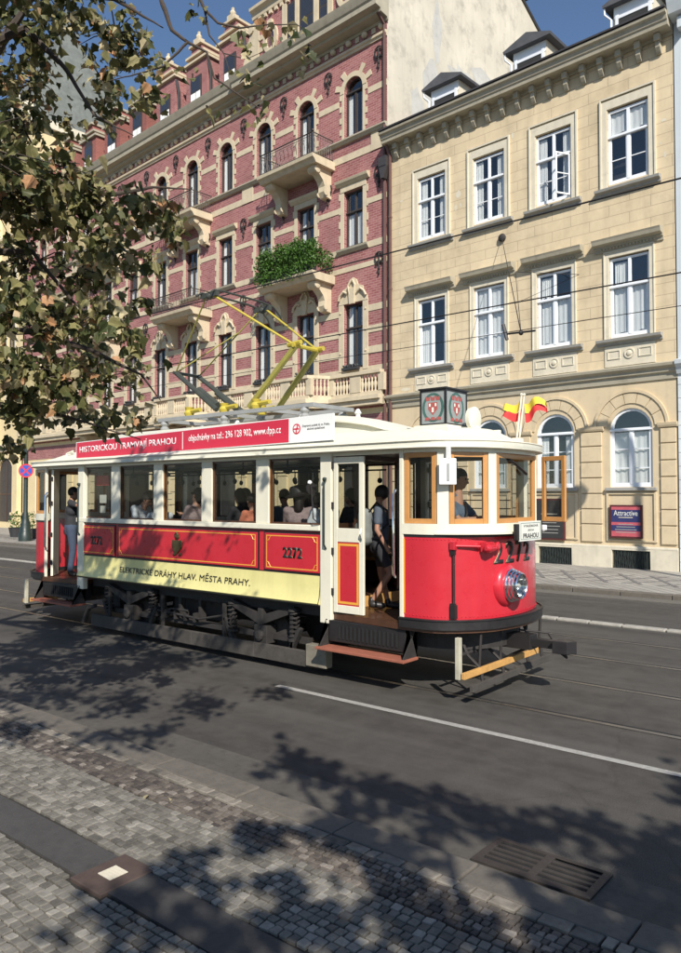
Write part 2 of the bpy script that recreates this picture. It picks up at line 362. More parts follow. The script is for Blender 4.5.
sq = lambda x, y: (-4.2 < x < -3.86 and 2.5 < y < 2.91)
setts('paving_setts', -12, .5, 2.88, 3.54, .068, .066, .1, M['setts'], hole=sq)
setts('paving_setts', -11, .2, .9, 2.54, .068, .066, .1, M['setts'], hole=sq)
setts('mosaic_band', -12, .5, 3.54, 3.87, .06, .055, .097, M['settsdk'], .25)
setts('sett_row', -15, 2, 3.875, 3.975, .13, .1, .1, M['settslt'], .3)
b = MB(); b.box(-60, 20, 2.56, 2.86, -.02, .098); b.build('dark_paving_band', M['asphalt_band'], kind='structure')
o = MB(); o.box(-4.19, -3.87, 2.51, 2.90, .02, .106); root = o.build('paving_slab', M['maroon'] if 0 else pmat('brown_slab', (.075, .05, .04), .8, var=.3, vs=8, bs=60), bevel=.006)
tag(root, 'brown square slab with a pale chequered stone in its middle, set in the dark paving band', 'paving slab')
s_ = MB()
for i in range(5):
    for j in range(5): s_.box(-4.095+i*.026, -4.072+i*.026, 2.64+j*.026, 2.663+j*.026, .106, .11)
s_.build('stone_inset', M['stonelt'], root)
# painted line, rails, median, far side
b = MB(); b.quad((-6.75, 6.87, .005), (30, 6.87, .005), (30, 6.97, .005), (-6.75, 6.97, .005)); b.build('lane_line', M['paint'], kind='structure')
for yc in (7.97, 9.49, 11.1, 12.62):
    b = MB(); b.quad((-400, yc-.035, .006), (400, yc-.035, .006), (400, yc+.035, .006), (-400, yc+.035, .006)); b.build('tram_rail', M['rail'], kind='structure')
    b = MB(); b.quad((-400, yc+.037, .007), (400, yc+.037, .007), (400, yc+.075, .007), (-400, yc+.075, .007)); b.build('rail_groove', M['groove'], kind='structure')
b = MB(); x = -160
while x < 25:
    L = random.uniform(.5, 1.0); b.box(x+.01, x+L-.01, 14.04+random.uniform(-.008, .008), 14.22, -.01, .05+random.uniform(-.006, .006)); x += L
b.build('median_strip', M['median'], bevel=.02, kind='structure')
b = MB(); b.box(-400, 400, 18.75, 80, -.02, .12); b.build('far_pavement', brickmat('mosaic_paving', (.34, .32, .28), (.28, .26, .23), (.16, .15, .13), .35, .3, .03), kind='structure')
b = MB(); x = -160
while x < 25:
    b.box(x+.008, x+1.192, 18.45, 18.745, -.02, .125+random.uniform(-.004, .004)); x += 1.2
b.build('far_kerb', M['granite'], bevel=.015, kind='structure')
b = MB()
for i in range(120):
    x = -70+i*.9; b.quad((x, 20.2, .1245), (x+.12, 20.2, .1245), (x+1.5, 22.6, .1245), (x+1.38, 22.6, .1245))
    b.quad((x+1.5, 20.2, .1285), (x+1.38, 20.2, .1285), (x, 22.6, .1285), (x+.12, 22.6, .1285))
b.build('mosaic_lozenges', pmat('dark_mosaic_lines', (.16, .15, .14), .85, var=.3, vs=12), kind='structure')
b = MB(); b.box(-400, 400, 17.9, 18.445, -.01, .012); b.build('far_gutter', pmat('sett_gutter', (.13, .12, .1), .85, var=.4, vs=14, bs=40, bst=.6, dirt=.5), kind='structure')
# drain grate
root = empty('drain_grate', (-2.13, 4.62, 0), label='rusty slotted cast iron drain grate in the gutter by the near kerb', cat='drain grate')
b = MB(); b.box(-.37, .37, -.17, .17, .004, .009); b.build('pit_shade', M['groove'], root)  # black sheet painted as the drain's shaded depth; no hole in the road
b = MB()
for a in ((-.4, .4, -.2, -.16), (-.4, .4, .16, .2), (-.4, -.35, -.16, .16), (.35, .4, -.16, .16), (-.03, .03, -.16, .16)): b.box(*a, .004, .022)
for k in range(6):
    for s in (-1, 1):
        y = -.16+k*.064; b.box(s*.03 if s > 0 else -.35, .35 if s > 0 else -.03, y, y+.028, .004, .02)
b.build('grate', M['grate'], root, bevel=.003)

# ================================================================ BUILDINGS
DB = math.atan(910/750.)-math.atan(796/750.)
BX, BY = -6.72421496, 24.46881197
def arc(cx, cz, r, a0, a1, n=10): return [(cx+r*math.cos(R(a0+(a1-a0)*i/n)), cz+r*math.sin(R(a0+(a1-a0)*i/n))) for i in range(n+1)]
def wall_open(b, x0, x1, z0, z1, y, cols, depth=.22):
    """front wall sheet with real openings; cols: (cx, halfwidth, [(zb, zt, arch)])"""
    F = lambda a, c, z, w_: b.quad((a, y, z), (c, y, z), (c, y, w_), (a, y, w_))
    cur = x0
    for cx, hw, ops in sorted(cols):
        if cx-hw > cur: F(cur, cx-hw, z0, z1)
        zc = z0
        for zb, zt, ar in sorted(ops):
            F(cx-hw, cx+hw, zc, zb)
            for sx in (-hw, hw): b.quad((cx+sx, y, zb), (cx+sx, y+depth, zb), (cx+sx, y+depth, zt), (cx+sx, y, zt))
            b.quad((cx-hw, y, zb), (cx+hw, y, zb), (cx+hw, y+depth, zb), (cx-hw, y+depth, zb))
            if ar:
                A = arc(cx, zt, hw, 180, 0, 12); top = zt+hw+.05
                for p, q in zip(A, A[1:]):
                    b.quad((p[0], y, p[1]), (q[0], y, q[1]), (q[0], y, top), (p[0], y, top))
                    b.quad((p[0], y, p[1]), (q[0], y, q[1]), (q[0], y+depth, q[1]), (p[0], y+depth, p[1]))
                zc = top
            else:
                b.quad((cx-hw, y, zt), (cx+hw, y, zt), (cx+hw, y+depth, zt), (cx-hw, y+depth, zt)); zc = zt
        F(cx-hw, cx+hw, zc, z1); cur = cx+hw
    if cur < x1: F(cur, x1, z0, z1)
def archpoly(cx, hw, zb, zt): return [(cx-hw, zb), (cx+hw, zb)]+arc(cx, zt, hw, 0, 180, 12)
def ring(b, outer, inner, y0, y1):
    n = len(outer)
    for i in range(n):
        j = (i+1) % n
        for A, B_ in ((outer, inner),):
            b.quad((A[i][0], y0, A[i][1]), (A[j][0], y0, A[j][1]), (B_[j][0], y0, B_[j][1]), (B_[i][0], y0, B_[i][1]))
        b.quad((outer[i][0], y0, outer[i][1]), (outer[j][0], y0, outer[j][1]), (outer[j][0], y1, outer[j][1]), (outer[i][0], y1, outer[i][1]))
        b.quad((inner[i][0], y0, inner[i][1]), (inner[j][0], y0, inner[j][1]), (inner[j][0], y1, inner[j][1]), (inner[i][0], y1, inner[i][1]))
def window(parent, cx, zb, wd, h, y, arch=False, mat='winwhite', transom=.36, lowbar=None, curtain=0, fw=.075, opened=0, label=None):
    """frame (part) with pane and curtain (sub-parts); y = plane of the frame's face"""
    hw = wd/2; zt = zb+h
    b = MB()
    if arch:
        o = archpoly(cx, hw, zb, zt); i_ = [(cx+(p[0]-cx)*(1-fw/hw), zb+fw if k < 2 else zt+(p[1]-zt)*(1-fw/hw)) for k, p in enumerate(o)]
        ring(b, o, i_, y, y+.07)
    else:
        b.box(cx-hw, cx-hw+fw, y, y+.07, zb, zt); b.box(cx+hw-fw, cx+hw, y, y+.07, zb, zt)
        b.box(cx-hw+fw, cx+hw-fw, y, y+.07, zb, zb+fw); b.box(cx-hw+fw, cx+hw-fw, y, y+.07, zt-fw, zt)
    tz = zt if arch else zt-h*transom
    b.box(cx-hw+fw, cx+hw-fw, y-.03, y+.065, tz-.05, tz+.05)
    b.box(cx-hw, cx+hw, y-.055, y-.032, tz-.035, tz+.02)
    b.box(cx-.045, cx+.045, y-.012, y+.06, zb+fw, tz-.05)
    if not arch: b.box(cx-.045, cx+.045, y-.012, y+.06, tz+.05, zt-fw)
    for s in (-1, 1):       # sash stiles and bars
        xa, xb = (cx-hw+fw, cx-.045) if s < 0 else (cx+.045, cx+hw-fw)
        for a, c in ((xa, xa+.035), (xb-.035, xb)): b.box(a, c, y+.004, y+.05, zb+fw, tz-.05)
        b.box(xa+.035, xb-.035, y+.004, y+.05, zb+fw, zb+fw+.05)
        for f in (lowbar or []): zz = zb+(tz-zb)*f; b.box(xa+.035, xb-.035, y+.012, y+.045, zz-.015, zz+.015)
    fr = b.build('window', M[mat], parent)
    if label: fr['label'] = label
    g = MB()
    if arch: g.prism(archpoly(cx, hw-fw*.5, zb+.03, zt), 'y', y+.03, y+.036)
    else: g.box(cx-hw+.03, cx+hw-.03, y+.03, y+.036, zb+.03, zt-.03)
    g.build('pane', M['glass'], fr)
    if curtain:
        c = MB()
        spans = {1: [(cx-hw+.08, cx+hw-.08, zb+.1, tz-.1)], 2: [(cx-hw+.08, cx-hw*.45, zb+.08, zt-.1), (cx+hw*.45, cx+hw-.08, zb+.08, zt-.1)], 3: [(cx-hw+.08, cx+hw-.08, zb+.08, zt-.08)],
                 6: [(cx-hw+.12, cx+hw-.12, zb+.14, tz-.05), (cx-hw+.12, cx-.12, tz+.1, zt-.14)], 4: [(cx-hw+.08, cx-.05, zb+.08, tz)], 5: [(cx-hw+.08, cx+hw-.08, tz+.1, zt-.08)]}[curtain]
        for xa, xb, za, zc in spans:
            n = 22; ph = random.random()*6; A, B_ = [], []
            for k in range(n+1):
                x = xa+(xb-xa)*k/n; d = .035*math.sin(k*1.7+ph)+.02*math.sin(k*.6)
                A.append((x, y+.10+d*.6, za+.04*math.sin(k*.5+ph))); B_.append((x, y+.10+d*.6*.5, zc))
            c.strip(A, B_)
        c.build('curtain', M['curtain'], fr, smooth=True)
    if opened:      # casement swung outwards on its left or right hinge
        c = MB(); s = opened; hx = cx+s*(hw-fw); L = hw-.1; za, zc = zb+fw, tz-.06
        an = R(62); dx, dy = -s*math.cos(an), -math.sin(an)
        def P(u, z, t=0): return (hx+dx*u-dy*t, y-.02+dy*u+dx*t, z)
        def bar(u0, u1, z0, z1):
            vs = [P(u, z, t) for u in (u0, u1) for t in (-.02, .02) for z in (z0, z1)]
            c.add(vs, [(0, 1, 3, 2), (4, 6, 7, 5), (0, 4, 5, 1), (2, 3, 7, 6), (0, 2, 6, 4), (1, 5, 7, 3)])
        bar(0, .05, za, zc); bar(L-.05, L, za, zc); bar(.05, L-.05, za, za+.05); bar(.05, L-.05, zc-.05, zc); bar(.05, L-.05, (za+zc)/2-.015, (za+zc)/2+.015)
        c.build('casement', M[mat], fr)
    return fr
def hmould(b, x0, x1, prof, y=0):       # prof: (projection outwards, z)
    b.prism([(y-p, z) for p, z in prof], 'x', x0, x1)

# ---------------- yellow building
Y = empty('yellow_building', (BX, BY, 0), -DB, label='yellow rendered building with white windows and a bracketed cornice, behind the tram front', cat='building')
YC = [-1.40, -4.03, -6.65, -9.28]; XL, XR = -11.45, .06
b = MB(); wall_open(b, XL, XR, 6.62, 17.45, 0, [(c, .66, [(7.62, 10.3, 0), (12.72, 15.25, 0)]) for c in YC], .24); b.build('upper_wall', M['ashlar'], Y)
b = MB(); wall_open(b, XL, XR, .12, 6.62, .0, [(c, .69, [(2.74, 4.6, 1)]) for c in YC], .26)
b.build('ground_floor_wall', M['yplain'], Y)
b = MB(); b.box(XL, XR, .75, .8, .2, 17.3); b.build('interior', M['room'], Y)  # dark backing sheet in place of the shaded rooms
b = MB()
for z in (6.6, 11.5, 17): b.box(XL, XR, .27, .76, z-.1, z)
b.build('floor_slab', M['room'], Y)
# rusticated pilaster blocks between the arches
b = MB()
for i in range(5):
    b = MB()
    if i == 0: xa, xb = YC[0]+.95, XR-.03
    elif i == 4: xa, xb = XL+.03, YC[3]-.95
    else: xa, xb = YC[i]+.95, YC[i-1]-.95
    zs = [.92, 1.52, 2.02, 2.53, 3.05, 3.57, 4.1, 4.58]
    for z0, z1 in zip(zs, zs[1:]): b.box(xa, xb, -.06, .0, z0+.018, z1-.018)
    b.build('rusticated_pilaster', M['yplain'], Y, bevel=.015)
for i in range(5):
    b = MB()
    if i == 0: xa, xb = YC[0]+.88, XR+.02
    elif i == 4: xa, xb = XL-.02, YC[3]-.88
    else: xa, xb = YC[i]+.88, YC[i-1]-.88
    hmould(b, xa, xb, [(0, 4.6), (.08, 4.6), (.11, 4.66), (.13, 4.74), (0, 4.76)])
    b.build('impost_moulding', M['yplain'], Y)
for c in YC:
    b = MB(); A = arc(c, 4.66, 1.22, 0, 180, 24); I = arc(c, 4.66, 1.13, 0, 180, 24)
    for i in range(24):
        P, Q = A[i], A[i+1]; p, q = I[i], I[i+1]
        b.quad((P[0], -.07, P[1]), (Q[0], -.07, Q[1]), (q[0], -.07, q[1]), (p[0], -.07, p[1]))
        b.quad((P[0], -.07, P[1]), (Q[0], -.07, Q[1]), (Q[0], 0, Q[1]), (P[0], 0, P[1])); b.quad((p[0], -.07, p[1]), (q[0], -.07, q[1]), (q[0], 0, q[1]), (p[0], 0, p[1]))
    for k in range(7):      # voussoirs
        a0, a1 = 3+k*24.9, 3+k*24.9+23.6; O = arc(c, 4.66, 1.12, a0, a1, 4); J = arc(c, 4.66, .78, a0, a1, 4)
        b.prism(O+J[::-1], 'y', -.035, .0)
    b.build('arch_moulding', M['yplain'], Y)
    f = window(Y, c, 2.74, 1.38, 1.86, .06, True, lowbar=[.33, .66], curtain=3 if c > -2 else 2, fw=.09)
    b = MB(); b.box(c-.83, c+.83, -.12, .0, 2.62, 2.72); b.build('sill', M['greysill'], f, bevel=.01)
    b = MB()        # niche frame under the window
    for a in ((c-.82, c-.74, .98, 2.56), (c+.74, c+.82, .98, 2.56), (c-.74, c+.74, .98, 1.04), (c-.74, c+.74, 2.5, 2.56)): b.box(a[0], a[1], -.05, .0, a[2], a[3])
    b.build('apron_panel', M['yplain'], Y, bevel=.01)
b = MB()
for i, c in enumerate([XR+.6]+YC+[XL-.6]):
    pass
hmould(b, XL, XR, [(0, .84), (.1, .84), (.11, .8), (.11, .76), (0, .76)])
for i in range(5):
    xa = XL if i == 4 else YC[i]+.62; xb = XR if i == 0 else YC[i-1]-.62
    b.box(xa, xb, -.11, .0, .0, .76)
for c in YC: b.box(c-.62, c+.62, -.11, .0, .70, .76)
b.build('plinth', M['stonelt'], Y, bevel=.01)
for c in YC:
    g = MB(); g.box(c-.57, c+.57, -.04, -.03, .0, .7)
    gr = g.build('basement_window', M['room'], Y); g = MB()
    for k in range(22):
        x = c-.57+k*.055; g.tube([(x, -.075, .14), (x+.0, -.075, .68)], .009, 4)
    for k in range(9): g.tube([(c-.55+k*.12, -.08, .14), (c-.55+k*.12+.12, -.08, .68)], .009, 4)
    g.build('grille', M['darkgreen'], gr)
# string course
b = MB(); hmould(b, XL-.05, XR+.04, [(0, 6.1), (.05, 6.1), (.07, 6.28), (.14, 6.32), (.15, 6.42), (.26, 6.5), (.28, 6.58), (.02, 6.66), (0, 6.66)]); b.build('string_course', M['greycorn'], Y)
for i, c in enumerate(YC):
    # first floor
    f = window(Y, c, 7.64, 1.3, 2.62, .06, lowbar=([.5] if i in (2,) else []), curtain=[6, 6, 3, 4][i], opened=0)
    b = MB(); hmould(b, c-1.06, c+1.06, [(0, 7.38), (.06, 7.38), (.08, 7.45), (.2, 7.49), (.22, 7.57), (0, 7.6)]); b.build('sill', M['greysill'], f)
    b = MB(); x0, x1 = c-.66, c+.66
    for a in ((x0-.15, x0, 7.6, 10.46), (x1, x1+.15, 7.6, 10.46), (x0, x1, 10.3, 10.46)): b.box(a[0], a[1], -.035, .0, a[2], a[3])
    for a in ((x0-.17, x0-.13, 7.6, 10.5), (x1+.13, x1+.17, 7.6, 10.5), (x0-.13, x1+.13, 10.46, 10.5)): b.box(a[0], a[1], -.06, -.0, a[2], a[3])
    b.build('surround', M['stonelt'], f, bevel=.006)
    b = MB(); hmould(b, c-1.12, c+1.12, [(0, 10.5), (.05, 10.5), (.07, 10.6), (.13, 10.63), (.13, 10.68), (.3, 10.72), (.33, 10.82), (.36, 10.88), (.02, 10.96), (0, 10.96)])
    for k in range(17): b.box(c-.92+k*.11, c-.87+k*.11, -.12, -.065, 10.55, 10.62)
    b.build('pediment', M['greycorn'], f)
    b = MB(); b.box(c-.82, c+.82, -.03, .0, 6.68, 7.36)
    for s in (-1, 1):
        xa, xb = sorted((c+s*.3, c+s*.72))
        for q in ((xa, xb, 6.92, 6.945), (xa, xb, 7.185, 7.21), (xa, xa+.025, 6.945, 7.185), (xb-.025, xb, 6.945, 7.185)): b.box(q[0], q[1], -.055, -.03, q[2], q[3])
    b.lathe([(.17, -.031), (.17, -.06), (.13, -.06), (.13, -.04), (.09, -.04), (.07, -.08), (.02, -.09)], (c, 0, 7.07), 'y', 20); b.build('apron_panel', M['stonelt'], Y)
    # second floor
    f = window(Y, c, 12.74, 1.34, 2.46, .06, lowbar=[.5], curtain=[5, 2, 2, 2][i], opened=[0, 1, 0, 0][i])
    b = MB(); hmould(b, c-1.06, c+1.06, [(0, 12.38), (.06, 12.38), (.08, 12.46), (.2, 12.5), (.22, 12.58), (0, 12.62)]); b.build('sill', M['greysill'], f)
    b = MB(); x0, x1 = c-.68, c+.68
    for a in ((x0-.2, x0, 12.62, 15.55), (x1, x1+.2, 12.62, 15.55), (x0, x1, 15.26, 15.55)): b.box(a[0], a[1], -.03, .0, a[2], a[3])
    for a in ((x0-.24, x0-.18, 12.62, 15.66), (x1+.18, x1+.24, 12.62, 15.66), (x0-.18, x1+.18, 15.6, 15.66)): b.box(a[0], a[1], -.07, -.0, a[2], a[3])
    b.build('surround', M['stonelt'], f, bevel=.006)
# cornice and its brackets
b = MB(); hmould(b, XL-.02, XR+.02, [(0, 16.9), (.06, 16.9), (.08, 17.0), (.5, 17.02), (.52, 17.14), (.56, 17.17), (.6, 17.3), (.68, 17.34), (.7, 17.42), (0, 17.46)]); b.build('cornice', M['greycorn'], Y)
b = MB(); hmould(b, XL-.02, XR+.02, [(0, 17.461), (.74, 17.461), (.74, 17.52), (0, 17.56)]); b.build('gutter', M['tin'], Y)
for k in range(18):
    x = -.34-.625*k
    b = MB(); b.box(x-.09, x+.09, -.3, -.082, 16.78, 17.0); b.prism([(-.22, 16.779), (-.2, 16.6), (-.12, 16.48), (-.07, 16.42), (-.0, 16.42), (-.0, 16.779)], 'x', x-.075, x+.075); b.box(x-.1, x+.1, -.0815, -.06, 16.78, 16.99)
    b.build('bracket', M['greycorn'], Y, bevel=.01)
b = MB(); b.add([(XL, -.05, 17.55), (XR+.02, -.05, 17.55), (XR+.02, 8, 22), (XL, 8, 22), (XL, 8, 17), (XR+.02, 8, 17)], [(0, 1, 2, 3), (1, 5, 2), (0, 3, 4), (3, 2, 5, 4)]); b.build('roof', M['slate'], Y)
for c in (-9.05, -5.25, -1.4):
    d = MB(); d.box(c-.68, c+.68, .62, 3.2, 17.7, 19.0); dm = d.build('dormer', M['stonelt'], Y)
    d = MB(); d.prism([(c-.95, 19.0), (c+.95, 19.0), (c+.97, 19.09), (c, 19.45), (c-.97, 19.09)], 'y', .35, 3.6); d.build('dormer_roof', M['slate'], dm)
    d = MB(); d.prism([(c-.66, 18.6), (c+.66, 18.6), (c+.66, 18.995), (c-.66, 18.995)], 'y', .6, .615)
    for x in (c-.6, c+.5): d.box(x, x+.1, .56, .618, 17.75, 18.7)
    d.box(c-.5, c+.5, .56, .618, 18.55, 18.65); d.build('dormer_frame', M['winwhite'], dm)
    d = MB(); d.box(c-.5, c+.5, .58, .6, 17.75, 18.55); d.build('dormer_pane', M['room'], dm)
    d = MB(); d.tube([(c-.92, .42, 19.0), (c-.92, .45, 18.8), (c-.74, .56, 18.6), (c-.74, .56, 17.7)], .04, 6); d.build('dormer_pipe', M['winwhite'], dm)
b = MB(); b.tube([(XL+.14, -.12, .1), (XL+.14, -.12, 16.6), (XL+.1, -.35, 17.1), (XL+.1, -.6, 17.4)], .07, 8)
for z in (2, 5, 8, 11, 14): b.lathe([(.09, z), (.09, z+.06)], (XL+.14, -.12, 0), 'z', 8)
b.build('downpipe', M['pipe'], Y, smooth=True)
def repair(parent, spots, mat, y=-.003):
    b = MB()
    for cx, cz, w_, h_ in spots:
        n = 9; b.add([(cx+w_*math.cos(i*6.283/n)*random.uniform(.7, 1.1), y, cz+h_*math.sin(i*6.283/n)*random.uniform(.7, 1.1)) for i in range(n)], [list(range(n))])
    return b.build('repair_patch', mat, parent)
repair(Y, [(-8.0, 14.1, .13, .16), (-8.12, 13.6, .06, .14), (-7.9, 13.65, .05, .1), (-5.62, 15.6, .06, .12), (-.25, 14.3, .1, .05), (-.22, 13.2, .05, .1), (-10.9, 13.3, .05, .04), (-10.8, 14.6, .1, .05), (-.35, 13.6, .04, .04), (-10.6, 6.8, .3, .07)], M['stonelt'])
# posters: framed print boards
def poster(x, z0, z1, hw, name, lab, lines, cols):
    r = empty(name, (BX, BY, 0), -DB, label=lab, cat='poster board')
    b = MB(); b.box(x-hw-.06, x+hw+.06, -.14, -.055, z0-.06, z1+.06); b.build('case', M['maroon'], r, bevel=.01)
    n = len(cols)
    for i, c in enumerate(cols):
        za, zb = z1-(z1-z0)*c[0], z1-(z1-z0)*c[1]
        b = MB(); b.box(x-hw, x+hw, -.146, -.141, zb, za); b.build('print', M[c[2]], r)
    for k in range(5):
        b = MB(); zz = z1-(z1-z0)*(.36 if k == 0 else .5+k*.09); L = hw*random.uniform(.45, .85); b.box(x-L, x+L, -.149, -.147, zz-.012, zz+.012); b.build('print_line', M['stonelt' if k == 0 else 'greysill'], r)
    for s, z, wd, h, m in lines: text('lettering', s, M[m], r, wd, h, .003, face_y(x, -.147, z))
    return r
poster(-1.535, 1.15, 2.1, .47, 'poster_board', 'maroon framed poster with blue and pink print under the right arched window', [('Attractive', 1.9, .78, .17, 'plate')],
       [(0, .1, 'pink'), (.1, .52, 'navy'), (.52, .62, 'pink'), (.62, .82, 'navy'), (.82, 1, 'pink')])
poster(-4.2, 1.0, 2.3, .5, 'poster_board', 'dark notice board with small white print behind the open tram window', [], [(0, 1, 'room')])
# ---------------- neighbour on the right
W_ = empty('blue_grey_building', (BX, BY, 0), -DB, label='pale blue rendered building with a white blockwork base at the right edge', cat='building')
b = MB(); wall_open(b, .1, 9, 6.4, 17.6, -.02, [(c, .66, [(7.7, 10.2, 0), (12.8, 15.3, 0)]) for c in (1.9, 4.5, 7.1)], .2); b.build('upper_wall', M['bluewall'], W_)
b = MB(); wall_open(b, .1, 9, .12, 6.4, -.05, [(c, .66, [(1.4, 4.4, 1)]) for c in (1.9, 4.5, 7.1)], .2); b.build('ground_floor_wall', M['whiteblock'], W_)
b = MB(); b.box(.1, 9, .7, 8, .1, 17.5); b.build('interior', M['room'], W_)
b = MB(); hmould(b, .09, 9, [(0, 6.2), (.12, 6.22), (.2, 6.4), (.3, 6.5), (.32, 6.62), (0, 6.7)]); b.build('string_course', M['bluewall'], W_); b = MB(); hmould(b, .09, 9, [(0, 17.2), (.1, 17.2), (.5, 17.3), (.62, 17.6), (.7, 17.85), (0, 17.9)]); b.build('cornice', M['bluewall'], W_)
for k in range(14): b = MB(); b.box(.3+k*.62, .48+k*.62, -.35, -.02, 16.85, 17.2); b.build('bracket', M['bluewall'], W_, bevel=.02)
for c in (1.9, 4.5, 7.1):
    window(W_, c, 7.7, 1.3, 2.5, .08); window(W_, c, 12.8, 1.3, 2.5, .08); window(W_, c, 1.4, 1.3, 3.0, .04, True)
b = MB(); b.add([(.1, -.05, 17.9), (9, -.05, 17.9), (9, 8, 22.2), (.1, 8, 22.2)], [(0, 1, 2, 3)]); b.build('roof', M['slate'], W_)

# ---------------- red brick building
RB = empty('red_brick_building', (BX, BY, 0), -DB, label='red brick building with cream bands, arched top windows and stone balconies', cat='building')
RX0, RX1, SP = -46.2, -11.56, 2.985
RC = [-13.47-SP*k for k in range(11)]; RS = -20.95
cols = [(c, .56, [(8.0, 10.85, 0), (13.35, 15.85, 0), (18.3, 20.28, 1)]) for c in RC]
b = MB(); wall_open(b, RX0, RX1, 6.2, 22.9, 0, cols, .26); b.build('brick_wall', M['brick'], RB)
b = MB(); wall_open(b, RX0, RX1, .1, 6.2, .0, [(c, .85, [(.5, 4.0, 1)]) for c in RC], .3); b.build('ground_floor_wall', M['creamwall'], RB)
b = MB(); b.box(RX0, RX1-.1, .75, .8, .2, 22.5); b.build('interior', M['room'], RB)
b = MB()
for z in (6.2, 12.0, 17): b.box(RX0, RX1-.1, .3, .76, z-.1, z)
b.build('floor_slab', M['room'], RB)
# ground floor brick panels and pilasters
b = MB()
for i in range(10):
    b = MB(); x = (RC[i]+RC[i+1])/2
    for z in (.6, 1.3, 2.0, 2.7, 3.4, 4.1): b.box(x-.3, x+.3, -.1, 0, z+.02, z+.68)
    b.box(x-.36, x+.36, -.14, .0, 4.82, 5.0); b.box(x-.4, x+.4, -.16, .0, .1, .6)
    b.build('pilaster', M['creamwall'], RB, bevel=.012)
b = MB(); hmould(b, RX0, RX1, [(0, 5.1), (.02, 5.1), (.02, 5.95), (0, 5.95)]); b.build('brick_frieze', M['brick'], RB)
# cream bands between windows, per storey
b = MB()
seg = [RX1]+[e for c in RC for e in (c+.86, c-.86)]+[RX0]
for k in range(0, len(seg)-1, 2):
    xa, xb = seg[k+1], seg[k]
    if xb-xa < .05: continue
    for z0, z1 in ((8.52, 8.84), (9.42, 9.72), (10.34, 10.62), (13.08, 13.36), (14.98, 15.22), (19.76, 20.02)): b.box(xa, xb, -.025, 0, z0, z1)
for z0, z1 in ((7.75, 8.0), (12.28, 12.5), (17.2, 17.5)): b.box(RX0, RX1, -.025, 0, z0, z1)
b.build('stone_band', M['stone'], RB)
for x in (RX1-.45, RS+.3, RS-3*SP+.3, RS-6*SP+.3): b = MB(); b.box(x-.42, x+.42 if x < -12 else RX1, -.04, -.0, 17.2, 17.98); b.build('stone_block', M['stone'], RB)
b = MB(); hmould(b, RX0, RX1+.02, [(0, 17.98), (.1, 17.98), (.14, 18.05), (.2, 18.1), (.2, 18.16), (0, 18.2)]); b.build('sill_course', M['greycorn'], RB)
b = MB(); hmould(b, RX0, RX1+.02, [(0, 21.86), (.06, 21.86), (.08, 21.95), (.14, 21.98), (.15, 22.08), (0, 22.12)]); b.build('frieze_moulding', M['stone'], RB)
b = MB()
def rcorn(x0, x1, e):
    hmould(b, x0, x1, [(0, 22.5), (.06, 22.5), (.1, 22.6), (.3+e, 22.66), (.32+e, 22.78), (.62+e, 22.82), (.64+e, 23.02), (.7+e, 23.08), (.8+e, 23.3), (.84+e, 23.4), (0, 23.48)])
rcorn(RX0, RS, 0); rcorn(RS, RX1+.1, .22)
b.build('cornice', M['greycorn'], RB)
def copies(o, locs, parent):
    for k, l in enumerate(locs):
        c = o if k == 0 else o.copy()
        if k: COL.objects.link(c)
        c.parent = parent; c.location = l
b = MB(); b.box(-.11, .11, -.05, .0, -.12, .12); fb = b.build('frieze_block', M['stone'], RB, bevel=.01)
b = MB(); b.ball((0, -.08, 0), .14, 12, 8); fo = b.build('frieze_ball', M['stone'], RB, smooth=True)
nb = int((RX1-.25-RX0)/.47)
copies(fb, [(RX1-.25-.47*k, 0, 22.36) for k in range(1, nb, 2)], RB); copies(fo, [(RX1-.25-.47*k, 0, 22.36) for k in range(0, nb, 2)], RB)
def quoins(b, cx, hw, zb, zt, n, w0=.12, w1=.26, y=-.03):
    dz = (zt-zb)/n
    for k in range(n):
        w_ = w1 if k % 2 else w0
        b.box(cx-hw-w_, cx-hw, y, 0, zb+k*dz, zb+(k+1)*dz); b.box(cx+hw, cx+hw+w_, y, 0, zb+k*dz, zb+(k+1)*dz)
